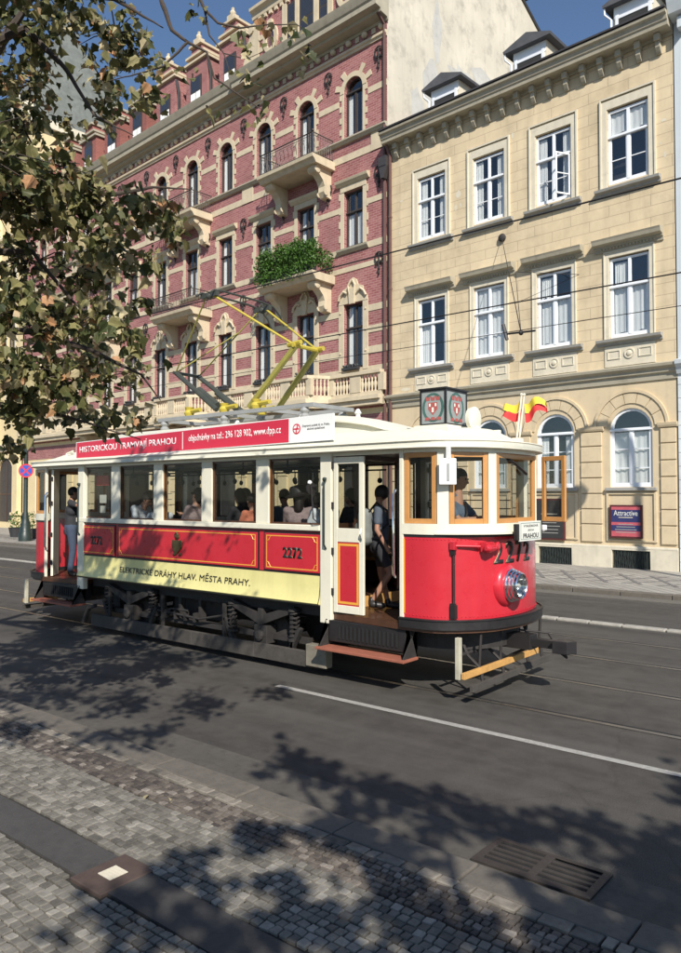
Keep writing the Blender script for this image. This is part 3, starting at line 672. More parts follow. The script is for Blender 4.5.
for i, c in enumerate(RC):
    # top floor, arched
    f = window(RB, c, 18.22, 1.1, 2.06, .16, True, 'windark', curtain=2, fw=.06)
    b = MB(); quoins(b, c, .56, 18.2, 20.28, 8)
    O = arc(c, 20.28, .78, 0, 180, 14); I = arc(c, 20.28, .56, 0, 180, 14); b.prism(O+I[::-1], 'y', -.05, 0)
    for a in (20, 55, 90, 125, 160):
        if a == 90: continue
        O = arc(c, 20.28, 1.12, a-7, a+7, 2); I = arc(c, 20.28, .781, a-8, a+8, 2); b.prism(O+I[::-1], 'y', -.04, 0)
    b.build('surround', M['stone'], f)
    # second floor
    f = window(RB, c, 13.37, 1.1, 2.46, .16, False, 'windark', curtain=2 if i % 2 else 1, fw=.06)
    b = MB(); quoins(b, c, .56, 13.36, 15.86, 8, .2, .3)
    b.box(c-.76, c+.76, -.05, 0, 15.86, 16.12); hmould(b, c-.95, c+.95, [(0, 16.12), (.08, 16.12), (.2, 16.24), (.24, 16.34), (0, 16.42)])
    b.build('surround', M['stone'], f)
    b = MB(); hmould(b, c-.9, c+.9, [(0, 13.1), (.05, 13.1), (.16, 13.22), (.18, 13.3), (0, 13.345)]); b.build('sill', M['greycorn'], f)
    # first floor with carved head
    f = window(RB, c, 8.02, 1.1, 2.8, .16, False, 'windark', curtain=2, fw=.06)
    b = MB()
    b.box(c-.86, c-.56, -.045, 0, 7.9, 10.86); b.box(c+.56, c+.86, -.045, 0, 7.9, 10.86)
    b.prism([(c-.86, 10.86), (c+.86, 10.86), (c+.8, 11.1), (c+.62, 11.2), (c+.6, 11.5), (c+.3, 11.62), (c+.22, 11.85), (c, 11.98), (c-.22, 11.85), (c-.3, 11.62), (c-.6, 11.5), (c-.62, 11.2), (c-.8, 11.1)], 'y', -.06, 0)
    for q in (-1, 1):
        b.tube([(c+q*.8, -.1, 11.05), (c+q*.7, -.13, 11.25), (c+q*.5, -.13, 11.4), (c+q*.3, -.12, 11.3)], .06, 6)
        b.tube([(c+q*.05, -.12, 11.85), (c+q*.2, -.14, 11.6), (c+q*.12, -.12, 11.2)], .055, 6)
    b.prism([(c-.14, 10.8), (c+.14, 10.8), (c+.2, 11.5), (c-.2, 11.5)], 'y', -.16, -.06)
    for z in (8.7, 9.6, 10.5):
        for q in (-.74, .74): b.lathe([(.05, -.046), (.05, -.08), (.01, -.09)], (c+q, 0, z), 'y', 6)
    b.build('carved_surround', M['stone'], f, bevel=.008)
    b = MB(); b.box(c-.45, c+.45, -.3, -.1, 7.9, 8.02)
    for k in range(26): b.ball((c-.42+k*.034, -.2+random.uniform(-.06, .06), 8.08+random.uniform(-.03, .05)), random.uniform(.03, .06), 5, 4)
    b.build('window_box', M['planter'], f)
# iron wall anchors
b0 = MB()
def anchor(b, x, z, up=1):
    b.tube([(x, -.06, z+.3), (x, -.06, z-.55)], .035, 5)
    b.tube([(x+.22*math.cos(a*.6), -.06, z+.12+.24*math.sin(a*.6)) for a in range(11)], .035, 5)
    for q in (-1, 1): b.tube([(x+q*.05, -.06, z+.0), (x+q*.2, -.07, z-.14), (x+q*.1, -.06, z-.2)], .02, 5)
    b.ball((x, -.07, z-.35), .07, 6, 4); b.ball((x, -.07, z-.55), .05, 6, 4)
for k in range(-1, 10):
    x = RC[0]-SP*(k+.5) if k >= 0 else RX1-.42
    for z in (21.2, 16.1): 
        b = MB(); anchor(b, x, z); b.build('wall_anchor', M['iron'], RB)
    if k == -1 or k % 3 == 2: b = MB(); anchor(b, x, 12.4 if k < 0 else 12.2); b.build('wall_anchor', M['iron'], RB)
# balconies
def console(b, x, z, d, h, w_=.2):
    prof = [(0, z), (-d, z), (-d-.03, z-.12), (-d+.08, z-.26), (-d*.72, z-.34), (-d*.5, z-.55), (-d*.4, z-h*.62), (-d*.42, z-h*.8), (-d*.3, z-h*.98), (-.12, z-h), (0, z-h*1.02)]
    b.prism([(p[0], p[1]) for p in prof], 'x', x-w_, x+w_)
    for s in (-1, 1):
        b.lathe([(.17, x+s*w_), (.17, x+s*(w_+.05)), (.05, x+s*(w_+.07))], (0, -d+.14, z-.15), 'x', 10); b.lathe([(.11, x+s*w_), (.11, x+s*(w_+.04))], (0, -d*.36, z-h*.86), 'x', 8)
def balcony(c, z, rail=True, hw=1.86, d=1.4):
    b = MB(); b.prism([(0, z-.36), (-d+.2, z-.34), (-d+.1, z-.2), (-d, z-.14), (-d-.03, z), (0, z)], 'x', c-hw, c+hw)
    bal = b.build('balcony', M['stone'], RB)
    for s in (-1, 1): b = MB(); console(b, c+s*(hw-.42), z-.34, d-.35, 1.25); b.build('console', M['stone'], bal)
    b = MB(); y1 = -d+.1
    if rail:
        P = [(c-hw+.1, -.02), (c-hw+.1, y1), (c+hw-.1, y1), (c+hw-.1, -.02)]
        for zz, r in ((z+.98, .03), (z+.86, .014), (z+.1, .02)): b.tube([(p[0], p[1], zz) for p in P], r, 5)
        for (xa, ya), (xb, yb) in zip(P, P[1:]):
            n = int(math.hypot(xb-xa, yb-ya)/.13)
            for k in range(n+1):
                x, y = xa+(xb-xa)*k/n, ya+(yb-ya)*k/n; b.tube([(x, y, z), (x, y, z+.97)], .012, 4)
                if k % 2 and k < n: b.tube([(x, y-.0, z+.3), (x+.05*(xb != xa), y-.04, z+.42), (x, y, z+.55), (x-.05*(xb != xa), y-.04, z+.68), (x, y, z+.8)], .012, 4)
        for x in (c-hw+.1, c+hw-.1): b.ball((x, y1, z+1.06), .06, 6, 5)
        b.build('railing', M['windark'], bal)
    return bal
for k in (1, 4, 7):
    balcony(RC[k], 17.38); balcony(RC[k], 12.25, k != 1)
# first floor balustrade with bowed balconies
b = MB(); bp = []
edge = []
x = RX1-.02; edge.append((x, -.35))
for k in (1, 4, 7):
    c = RC[k]; edge += [(c+2.0, -.35), (c+1.5, -1.25), (c-1.5, -1.25), (c-2.0, -.35)]
edge.append((RX0, -.35))
def offset_band(b, pts, o0, o1, z0, z1):
    for (xa, ya), (xb, yb) in zip(pts, pts[1:]):
        b.add([(xa, ya-o1, z0), (xb, yb-o1, z0), (xb, yb+o0, z0), (xa, ya+o0, z0), (xa, ya-o1, z1), (xb, yb-o1, z1), (xb, yb+o0, z1), (xa, ya+o0, z1)],
              [(0, 1, 2, 3), (4, 7, 6, 5), (0, 4, 5, 1), (1, 5, 6, 2), (2, 6, 7, 3), (3, 7, 4, 0)])
offset_band(b, edge, .16, .12, 7.58, 7.72); offset_band(b, edge, .1, .04, 6.68, 6.85); offset_band(b, edge, .14, .22, 6.5, 6.68); offset_band(b, edge, .14, .1, 6.28, 6.5)
for (xa, ya), (xb, yb) in zip(edge, edge[1:]):
    L = math.hypot(xb-xa, yb-ya); n = max(1, round(L/1.5))
    for j in range(n+1):
        x, y = xa+(xb-xa)*j/n, ya+(yb-ya)*j/n; w_ = .16 if j in (0, n) else .3
        b.box(x-w_, x+w_, y-.06, y+.1, 6.85, 7.58)
    m = int(L/.17)
    for j in range(1, m):
        x, y = xa+(xb-xa)*j/m, ya+(yb-ya)*j/m
        bp.append((x, y+.02))
b.box(RX0, RX1-.02, -.3, .0, 6.3, 6.6)
for k in (1, 4, 7): b.box(RC[k]-1.6, RC[k]+1.6, -1.2, -.2, 6.5, 6.66)
bal = b.build('balustrade', M['stone'], RB, bevel=.008); 
BPROF = [(.05, 6.85), (.035, 6.95), (.075, 7.12), (.06, 7.22), (.03, 7.3), (.05, 7.38), (.03, 7.45), (.055, 7.58)]
bb = MB(); bb.lathe(BPROF, (0, 0, 0), 'z', 8); copies(bb.build('baluster', M['stone'], bal, smooth=True), [(x, y, 0) for x, y in bp[:100]], bal)
bb = MB()
for x, y in bp[100:]: bb.lathe(BPROF, (x, y, 0), 'z', 6)
tag(bb.build('far_balusters', M['stone'], bal, smooth=True), kind='stuff')
for k in (1, 4, 7):
    for s in (-1, 1): b = MB(); console(b, RC[k]+s*1.2, 6.28, .95, 1.1); b.build('balustrade_console', M['stone'], bal)
b = MB(); b.tube([(RX1-.06, -.1, .1), (RX1-.06, -.1, 22.3), (RX1-.1, -.5, 22.7)], .07, 8); b.build('downpipe', M['pipe'], RB, smooth=True)
b = MB(); b.box(RX1-.2, RX1+.2, -.35, -.02, 16.2, 16.6); b.prism([(RX1-.2, 16.2), (RX1+.2, 16.2), (RX1+.05, 15.7), (RX1-.1, 15.7)], 'y', -.33, -.05); b.build('rain_hopper', M['tin'], RB)
# roof, side wall, gable, small gables
b = MB(); b.add([(RX1, .005, .1), (RX1, .005, 23.3), (RX1, 1.5, 26.5), (RX1, 4, 29.4), (RX1, 10.6, 29.3), (RX1, 14, 27.6), (RX1, 18, 26), (RX1, 18, .1)], [(0, 1, 2, 3, 4, 5, 6, 7)]); b.build('side_wall', M['firewall'], RB)
for cy, cz, wy, wz in ((3.2, 21.0, .7, 1.3), (4.4, 20.4, 1.0, .7), (5.6, 22.4, 1.1, .5), (2.0, 19.6, .6, .9), (7.5, 23.0, 1.3, .6), (3.6, 23.6, .4, 1.6)):
    n = 13; b = MB(); b.add([(RX1+.004+.001*(cy % 1), cy+wy*math.cos(i*6.283/n)*random.uniform(.55, 1.15), cz+wz*math.sin(i*6.283/n)*random.uniform(.55, 1.15)) for i in range(n)], [list(range(n))]); b.build('plaster_patch', M['patch'], RB)
b = MB(); b.tube([(RX1+.03, 1.5, 26.5), (RX1+.03, 4, 29.4), (RX1+.03, 10.6, 29.3), (RX1+.03, 14, 27.6), (RX1+.03, 18, 26)], .09, 6); b.build('wall_coping', M['tin'], RB)
b = MB(); b.add([(RX0, -.1, 23.47), (RX1-.01, -.1, 23.47), (RX1-.01, 4, 29.3), (RX0, 4, 29.3), (RX0, 12, 29.3), (RX1-.01, 12, 29.3)], [(0, 1, 2, 3), (3, 2, 5, 4)]); b.build('roof', M['slate'], RB)
# big gable over the right section
g = MB(); gx0, gx1 = -20.1, -11.9
P = [(gx0, 23.45), (gx1, 23.45), (gx1, 26.7), (gx1-.9, 26.9), (gx1-1.3, 28.4), (gx1-2.6, 29.2), (-16.0, 31.2), (gx0+2.6, 29.2), (gx0+1.3, 28.4), (gx0+.9, 26.9), (gx0, 26.7)]
g.prism(P, 'y', .0, .45); gb = g.build('gable', M['brick'], RB)
g = MB(); hmould(g, gx0-.15, gx1+.1, [(0, 26.3), (.1, 26.3), (.14, 26.55), (.3, 26.66), (.32, 26.8), (0, 26.9)], 0); g.box(gx0-.02, gx0+.3, -.06, 0, 23.5, 26.3); g.box(gx1-.3, gx1+.02, -.06, 0, 23.5, 26.3)
for k in range(20): g.box(gx0+.3+k*.4, gx0+.5+k*.4, -.1, 0, 26.1, 26.28)
for a, c in ((-18.05, -17.75), (-17.15, -16.9), (-15.9, -15.6), (-15.0, -14.7)): g.box(a, c, -.08, 0, 23.5, 26.1)
for z in (23.9, 24.5, 25.1): g.box(gx0+.3, -19.5, -.04, 0, z, z+.25)
g.build('gable_trim', M['stone'], gb)
for c, w_ in ((-17.45, .6), (-16.4, 1.0), (-15.3, .6)): 
    g = MB(); g.box(c-w_/2, c+w_/2, -.02, -.005, 23.6, 26.0); gw = g.build('gable_window', M['windark'], gb)
    g = MB(); g.box(c-w_/2+.08, c+w_/2-.08, -.03, -.022, 23.7, 24.8); g.box(c-w_/2+.08, c+w_/2-.08, -.03, -.022, 24.9, 25.9); g.build('pane', M['glass'], gw)
for c in (-18.9, -13.9):
    g = MB(); O = [(c+.52*math.cos(a*.3927), 24.85+.72*math.sin(a*.3927)) for a in range(16)]; I = [(c+.3*math.cos(a*.3927), 24.85+.48*math.sin(a*.3927)) for a in range(16)]
    ring(g, O, I, -.12, 0)
    for zz in (25.6, 24.1): g.box(c-.16, c+.16, -.16, 0, zz-.15, zz+.15)
    ov = g.build('oval_window', M['stone'], gb); g = MB(); g.prism(I, 'y', -.03, -.02); g.build('pane', M['glass'], ov)
# scroll at the left of the gable
g = MB(); g.prism([(gx0, 23.45), (gx0-1.5, 23.45), (gx0-1.45, 23.9), (gx0-1.0, 24.2), (gx0-.75, 24.9), (gx0-.45, 25.6), (gx0-.3, 26.2), (gx0, 26.3)], 'y', -.02, .3)
g.lathe([(.34, -.1), (.34, -.03)], (gx0-1.1, 0, 23.85), 'y', 12); g.lathe([(.2, -.14), (.2, -.1)], (gx0-1.1, 0, 23.85), 'y', 12); g.lathe([(.2, -.1), (.2, -.03)], (gx0-.28, 0, 25.9), 'y', 12)
g.build('gable_scroll', M['stone'], gb)
for k in range(3, 11):
    c = RC[k]; dk = k >= 6; m = M['brickdk'] if dk else M['brick']
    g = MB(); zt = 26.4 if not dk else 26.0
    g.prism([(c-.95, 23.4), (c+.95, 23.4), (c+.95, zt), (c+.7, zt), (c+.7, zt+.35), (c+.4, zt+.9), (c-.4, zt+.9), (c-.7, zt+.35), (c-.7, zt), (c-.95, zt)], 'y', .25, 2.2); gd = g.build('dormer', m, RB)
    g = MB(); g.prism([(c-.5, 23.9), (c+.5, 23.9), (c+.5, 25.6)]+(arc(c, 25.5, .5, 10, 170, 8) if dk else [])+[(c-.5, 25.6)], 'y', .2, .245); dw = g.build('dormer_window', M['windark'], gd)
    g = MB(); g.box(c-.42, c-.04, .17, .195, 24, 24.7); g.box(c+.04, c+.42, .17, .195, 24, 24.7); g.build('lower_pane', M['curtain'], dw)
    g = MB(); g.box(c-.42, c+.42, .18, .195, 24.8, 25.5); g.build('upper_pane', M['glass'], dw)
    g = MB(); t = M['stone'] if not dk else M['greycorn']
    for z, w_ in ((zt, 1.08), (zt+.34, .85), (zt+.9, .55)): g.box(c-w_, c+w_, .1, 2.2, z, z+.13)
    if not dk: g.box(c-.25, c+.25, .2, .6, zt+1.03, zt+1.35); g.ball((c, .4, zt+1.5), .17, 8, 6); g.box(c-.06, c+.06, .35, .45, zt+1.6, zt+1.8)
    g.build('dormer_trim', t, gd)
    if not dk: g = MB(); g.tube([(c+1.0, .3, zt-.2), (c+1.25, .3, zt-1.0), (c+1.2, .35, 24.1), (c+1.05, .4, 23.5)], .09, 6); g.build('dormer_pipe', M['tin'], gd)
# ---------------- corner building with tower at the far left
CB = empty('corner_building', (BX, BY, 0), -DB, label='cream stone corner building with balustrades and a pale slate tower roof, at the far left', cat='building')
cc = [-48.2-3.1*k for k in range(8)]
b = MB(); wall_open(b, -72, -46.2, .1, 26.5, -.1, [(c, .65, [(8.2, 10.8, 1), (13.6, 16, 0), (18.6, 20.6, 0), (22.6, 24.4, 0)]) for c in cc], .3); b.build('facade_wall', M['creamwall'], CB)
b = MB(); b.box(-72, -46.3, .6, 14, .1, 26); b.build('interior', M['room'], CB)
b = MB()
for z, d in ((5.8, .35), (12.2, .3), (17.3, .3), (21.6, .35), (26.3, .9)): hmould(b, -72, -46.18, [(0, z), (d*.4, z+.05), (d*.5, z+.3), (d, z+.36), (d, z+.55), (0, z+.66)], -.1)
b.build('cornice', M['stone'], CB)
b = MB()
for c in cc: 
    quoins(b, c, .66, 8.2, 10.8, 6, .18, .3, -.14); quoins(b, c, .66, 13.6, 16, 6, .18, .3, -.14); quoins(b, c, .66, 18.6, 20.6, 5, .18, .3, -.14); hmould(b, c-1, c+1, [(0, 16.2), (.1, 16.2), (.35, 16.5), (0, 16.7)], -.1)
b.build('trim', M['stonelt'], CB)
for c in cc[:5]:
    window(CB, c, 8.2, 1.3, 2.6, .05, True, 'windark'); window(CB, c, 13.6, 1.3, 2.4, .05, False, 'windark'); window(CB, c, 18.6, 1.3, 2.0, .05, False, 'windark'); window(CB, c, 22.6, 1.3, 1.8, .05, False, 'windark')
for c in (-48.6, -53.0, -57.4):
    b = MB(); b.prism(archpoly(c, 1.35, .6, 4.0), 'y', -.13, -.11); aw = b.build('arched_shop_window', M['windark'], CB)
    b = MB(); O = arc(c, 4.0, 1.75, 0, 180, 16); I = arc(c, 4.0, 1.36, 0, 180, 16); b.prism(O+I[::-1], 'y', -.28, -.11); b.box(c-1.75, c-1.36, -.28, -.11, .5, 4.0); b.box(c+1.36, c+1.75, -.28, -.11, .5, 4.0); b.build('arch_surround', M['creamwall'], aw)
    b = MB(); b.box(c-1.3, c+1.3, -.15, -.135, 2.6, 2.72); b.box(c-.05, c+.05, -.15, -.135, .6, 5.2); b.build('glazing_bar', M['darkwood'], aw)
for c in (-50.8, -46.6): b = MB(); b.box(c-.45, c+.45, -.45, -.1, .1, 5.6); b.box(c-.55, c+.55, -.55, -.1, 1.1, 1.3); b.box(c-.6, c+.6, -.6, -.1, .1, .7); b.build('pier', M['creamwall'], CB, bevel=.03)
# oriel bay with balustrade under the tower
b = MB(); b.prism([(-55.5, -.1), (-54.4, -1.8), (-51.2, -1.8), (-50.1, -.1)], 'z', 6.4, 27.6); by = b.build('oriel_bay', M['creamwall'], CB)
b = MB()
for z in (6.2, 12.2, 17.3, 22.2, 27.6):
    b.prism([(-55.9, -.1), (-54.6, -2.15), (-51.0, -2.15), (-49.7, -.1)], 'z', z, z+.25); b.prism([(-55.7, -.1), (-54.5, -1.98), (-51.1, -1.98), (-49.9, -.1)], 'z', z-.3, z)
b.prism([(-55.9, .2), (-54.6, -2.1), (-51.0, -2.1), (-49.7, .2)], 'z', 28.7, 28.9)
for k in range(14): b.lathe([(.08, 27.85), (.12, 28.2), (.05, 28.5), (.09, 28.7)], (-54.4+k*.25, -1.95, 0), 'z', 6)
b.build('bay_moulding', M['stonelt'], by)
b = MB()
for z in (8.0, 13.6, 18.6, 23.4): b.box(-53.5, -52.1, -1.83, -1.805, z, z+2.3)
b.build('bay_window', M['windark'], by)
b = MB()
for k in range(60): b.lathe([(.08, 27), (.12, 27.4), (.05, 27.7), (.09, 27.9)], (-49.5+k*.06 if k < 50 else -49, -.7, 0), 'z', 5) if k % 5 == 0 else None
hmould(b, -72, -46.2, [(.45, 26.96), (.75, 26.96), (.75, 27.06), (.45, 27.06)], -.1); hmould(b, -72, -46.2, [(.45, 27.9), (.75, 27.9), (.75, 28.05), (.45, 28.05)], -.1)
for k in range(52): b.lathe([(.07, 27.06), (.11, 27.35), (.05, 27.6), (.08, 27.9)], (-71.5+k*.49, -.7, 0), 'z', 5)
b.build('roof_balustrade', M['stone'], CB)
tx, ty = -50.3, 5.0
b = MB(); b.box(tx-5.5, tx+5.5, ty-5.2, ty+5.5, 26, 29.5); tw = b.build('tower_base', M['creamwall'], CB)
b = MB(); b.box(tx-5.9, tx+5.9, ty-5.6, ty+5.9, 29.5, 30.1)
def frustum(b, cx, cy, a0, z0, a1, z1):
    b.add([(cx-a0, cy-a0, z0), (cx+a0, cy-a0, z0), (cx+a0, cy+a0, z0), (cx-a0, cy+a0, z0), (cx-a1, cy-a1, z1), (cx+a1, cy-a1, z1), (cx+a1, cy+a1, z1), (cx-a1, cy+a1, z1)],
          [(0, 1, 5, 4), (1, 2, 6, 5), (2, 3, 7, 6), (3, 0, 4, 7), (4, 5, 6, 7)])
b.build('tower_cornice', M['stonelt'], tw)
b = MB(); frustum(b, tx, ty, 4.6, 30.1, 3.9, 33); frustum(b, tx, ty, 3.9, 33, 1.9, 37.6); frustum(b, tx, ty, 1.9, 37.6, .6, 40.6); b.build('tower_roof', M['slatelt'], tw)
b = MB(); frustum(b, tx, ty, .8, 40.6, .8, 40.8); frustum(b, tx, ty, .35, 40.8, .3, 41.5); b.ball((tx, ty, 41.7), .3, 8, 6); b.tube([(tx, ty, 41.8), (tx, ty, 43)], .06, 6); b.build('finial', M['slatelt'], tw)
for q in (-2.2, 2.2):
    b = MB(); b.box(tx+q-.9, tx+q+.9, ty-4.9, ty-3, 30.1, 32.0); b.prism([(tx+q-1.1, 32), (tx+q+1.1, 32), (tx+q, 33.2)], 'y', ty-5.0, ty-2); td = b.build('tower_dormer', M['stonelt'], tw)
    b = MB(); b.box(tx+q-.5, tx+q+.5, ty-4.93, ty-4.905, 30.4, 31.7); b.build('pane', M['windark'], td)
b = MB(); b.box(-72, -46.25, 1, 14, 26.4, 26.9); b.add([(-72, .5, 26.9), (-46.25, .5, 26.9), (-46.25, 6, 31), (-72, 6, 31), (-46.25, 14, 28), (-72, 14, 28)], [(0, 1, 2, 3), (3, 2, 4, 5)]); b.build('roof', M['slate'], CB)
# ================================================================ THE TRAM
TX, TY = -9.43, 8.74
T = empty('historic_tram', (TX, TY, 0), 0, label='red and cream historic tram numbered 2272 with open doors and raised yellow pantograph', cat='tram'); T.scale = (1, 1.064, 1)
X = lambda x: x-TX
NP = [(-5.25, -1.1), (-5.1, -1.097), (-4.95, -1.087), (-4.82, -1.062), (-4.71, -1.01), (-4.6, -.92), (-4.5, -.81), (-4.41, -.69), (-4.345, -.56), (-4.30, -.38), (-4.27, -.19), (-4.26, 0)]
NP = NP+[(x, -y) for x, y in NP[-2::-1]]
NP = [(X(x), y) for x, y in NP]
def off(pts, d):
    r = []
    for i, p in enumerate(pts):
        a, c = pts[max(i-1, 0)], pts[min(i+1, len(pts)-1)]; tx, ty = c[0]-a[0], c[1]-a[1]; l = math.hypot(tx, ty)
        r.append((p[0]+ty/l*d, p[1]-tx/l*d))
    return r
def mir(pts, e): return pts if e > 0 else [(-x, y) for x, y in pts]
def wallstrip(b, pts, t, z0, z1):
    o, i = pts, off(pts, -t)
    for k in range(len(pts)-1):
        for L in (o, i): b.quad((*L[k], z0), (*L[k+1], z0), (*L[k+1], z1), (*L[k], z1))
        for z in (z0, z1): b.quad((*o[k], z), (*o[k+1], z), (*i[k+1], z), (*i[k], z))
    for k in (0, len(pts)-1): b.quad((*o[k], z0), (*i[k], z0), (*i[k], z1), (*o[k], z1))
def mbx(b, e):      # mirror in x for the rear end
    if e < 0: b.v = [(-p[0], p[1], p[2]) for p in b.v]
    return b
def bar_between(b, P, Q, z0, z1, t, w=None):      # vertical plate from P to Q in plan, thickness t
    dx, dy = Q[0]-P[0], Q[1]-P[1]; l = math.hypot(dx, dy); nx, ny = dy/l*t/2, -dx/l*t/2
    b.add([(P[0]+nx, P[1]+ny, z0), (Q[0]+nx, Q[1]+ny, z0), (Q[0]-nx, Q[1]-ny, z0), (P[0]-nx, P[1]-ny, z0), (P[0]+nx, P[1]+ny, z1), (Q[0]+nx, Q[1]+ny, z1), (Q[0]-nx, Q[1]-ny, z1), (P[0]-nx, P[1]-ny, z1)],
          [(0, 1, 2, 3), (4, 5, 6, 7), (0, 1, 5, 4), (1, 2, 6, 5), (2, 3, 7, 6), (3, 0, 4, 7)])
def lerp(P, Q, u): return (P[0]+(Q[0]-P[0])*u, P[1]+(Q[1]-P[1])*u)
def wframe(e, P, Q, z0, z1, fw=.06, t=.05, mat='varnish', name='front_window', arched=True):
    l = math.hypot(Q[0]-P[0], Q[1]-P[1]); u = fw/l; b = MB()
    bar_between(b, P, lerp(P, Q, u), z0, z1, t); bar_between(b, lerp(P, Q, 1-u), Q, z0, z1, t)
    bar_between(b, lerp(P, Q, u), lerp(P, Q, 1-u), z0, z0+fw, t*.96); bar_between(b, lerp(P, Q, u), lerp(P, Q, 1-u), z1-fw, z1, t*.96)
    fr = mbx(b, e).build(name, M[mat], T, bevel=.005)
    b = MB(); bar_between(b, lerp(P, Q, u*.8), lerp(P, Q, 1-u*.8), z0+fw*.8, z1-fw*.8, .006); mbx(b, e).build('pane', M['tramglass'], fr)
    return fr
for e in (1, -1):
    b = MB(); wallstrip(b, NP, .035, .95, 1.955); mbx(b, e).build('nose_panel', M['tram_red'], T, smooth=True)
    b = MB(); wallstrip(b, off(NP, .022), .09, 1.957, 2.085); sh_ = off(NP, .03); sh_ = [(x+.12*max(0, (x-X(-4.85))/.6), y) for x, y in sh_[3:-3]]; wallstrip(b, sh_, .12, 1.962, 1.985); mbx(b, e).build('nose_sill', M['cream'], T, smooth=True)  # thin shelf slab added, deepened at the front to throw shade on the panel
    b = MB(); wallstrip(b, off(NP, .006), .01, 1.925, 1.956); mbx(b, e).build('black_trim', M['black'], T, smooth=True)
    b = MB(); wallstrip(b, off(NP, .012), .06, 2.945, 3.0); mbx(b, e).build('nose_header', M['cream'], T, smooth=True)
    b = MB(); wallstrip(b, off(NP, .085), .13, .84, .945); wallstrip(b, off(NP, .1), .03, .945, .962); mbx(b, e).build('bumper', M['black'], T, smooth=True)
    b = MB(); P = off(NP, .05); n = len(P); poly = [(X(-6.42), -1.06)]+P+[(X(-6.42), 1.06)]; b.prism(poly, 'z', .80, .88); mbx(b, e).build('platform_floor', M['darkwood'], T)
    b = MB(); b.prism([(X(-6.3), -.75)]+[(p[0]*1-.15, p[1]*.75) for p in NP]+[(X(-6.3), .75)], 'z', .55, .8); mbx(b, e).build('platform_undertray', M['iron'], T)
    # pillars and window frames round the nose
    H = [(X(-5.23), -1.075), (X(-4.80), -1.04), (X(-4.68), -.97), (X(-4.385), -.60), (X(-4.335), -.50)]
    Hf = [(x, -y) for x, y in H]
    for A, B_ in ((H[1], H[2]), (H[3], H[4]), (Hf[4], Hf[3]), (Hf[2], Hf[1])): b = MB(); bar_between(b, A, B_, 2.08, 2.95, .07); mbx(b, e).build('window_pillar', M['cream'], T, bevel=.008)
    for A, B_ in ((H[0], H[1]), (H[2], H[3]), (H[4], Hf[4]), (Hf[1], Hf[0])): wframe(e, A, B_, 2.085, 2.945)
    # the far corner window of the front stands open
    if e > 0:
        A = Hf[3]; wframe(e, (A[0]+.07, A[1]+.12), (A[0]+.46, A[1]-.03), 2.085, 2.945, name='open_window', t=.035)
    else: wframe(e, Hf[3], Hf[2], 2.085, 2.945)
    # door openings: white corner posts
    for s in (-1, 1):
        b = MB(); b.box(X(-5.29), X(-5.235), s*1.1-.02, s*1.1+.02, .88, 3.0); mbx(b, e).build('door_post', M['cream'], T, bevel=.006)
        b = MB(); y0, y1 = sorted((s*1.02, s*1.115)); b.box(X(-6.58), X(-6.385), y0, y1, .74, 3.0); mbx(b, e).build('corner_post', M['cream'], T, bevel=.01)
        # steps
        b = MB(); y0, y1 = sorted((s*.86, s*1.12)); b.box(X(-6.42), X(-5.2), y0, y1, .52, .795)
        st = mbx(b, e).build('step_box', M['black'], T, bevel=.008); b = MB()
        for k in range(15): x = X(-6.25)+k*.065; yy = s*1.125; b.box(x, x+.03, min(yy, yy+s*.008), max(yy, yy+s*.008), .57, .74)
        mbx(b, e).build('step_grille', M['groove'], st)
        b = MB(); y0, y1 = sorted((s*1.0, s*1.3)); b.box(X(-6.5), X(-5.1), y0, y1, .43, .465); sb = mbx(b, e).build('step_board', M['redstep'], T, bevel=.006)
        y0, y1 = sorted((s*1.0, s*1.12))
        for x in (-6.46, -5.14): b = MB(); b.prism([(y0, .8), (y1, .8), (s*1.28, .43), (s*.98, .43)], 'x', X(x)-.012, X(x)+.012); mbx(b, e).build('step_bracket', M['rust'], sb)
        b = MB(); b.tube([(X(-5.34), s*1.13, 1.42), (X(-5.34), s*1.17, 1.47), (X(-5.34), s*1.17, 2.44), (X(-5.34), s*1.12, 2.5)], .014, 8); mbx(b, e).build('handrail', M['chrome'], T, smooth=True)
        b = MB(); b.tube([(X(-6.47), s*1.12, 1.72), (X(-6.47), s*1.16, 1.78), (X(-6.47), s*1.16, 2.58), (X(-6.47), s*1.12, 2.66)], .012, 6); b.ball((X(-6.47), s*1.15, 2.64), .03, 6, 5); mbx(b, e).build('grab_rail', M['darkgreen'], T, smooth=True)
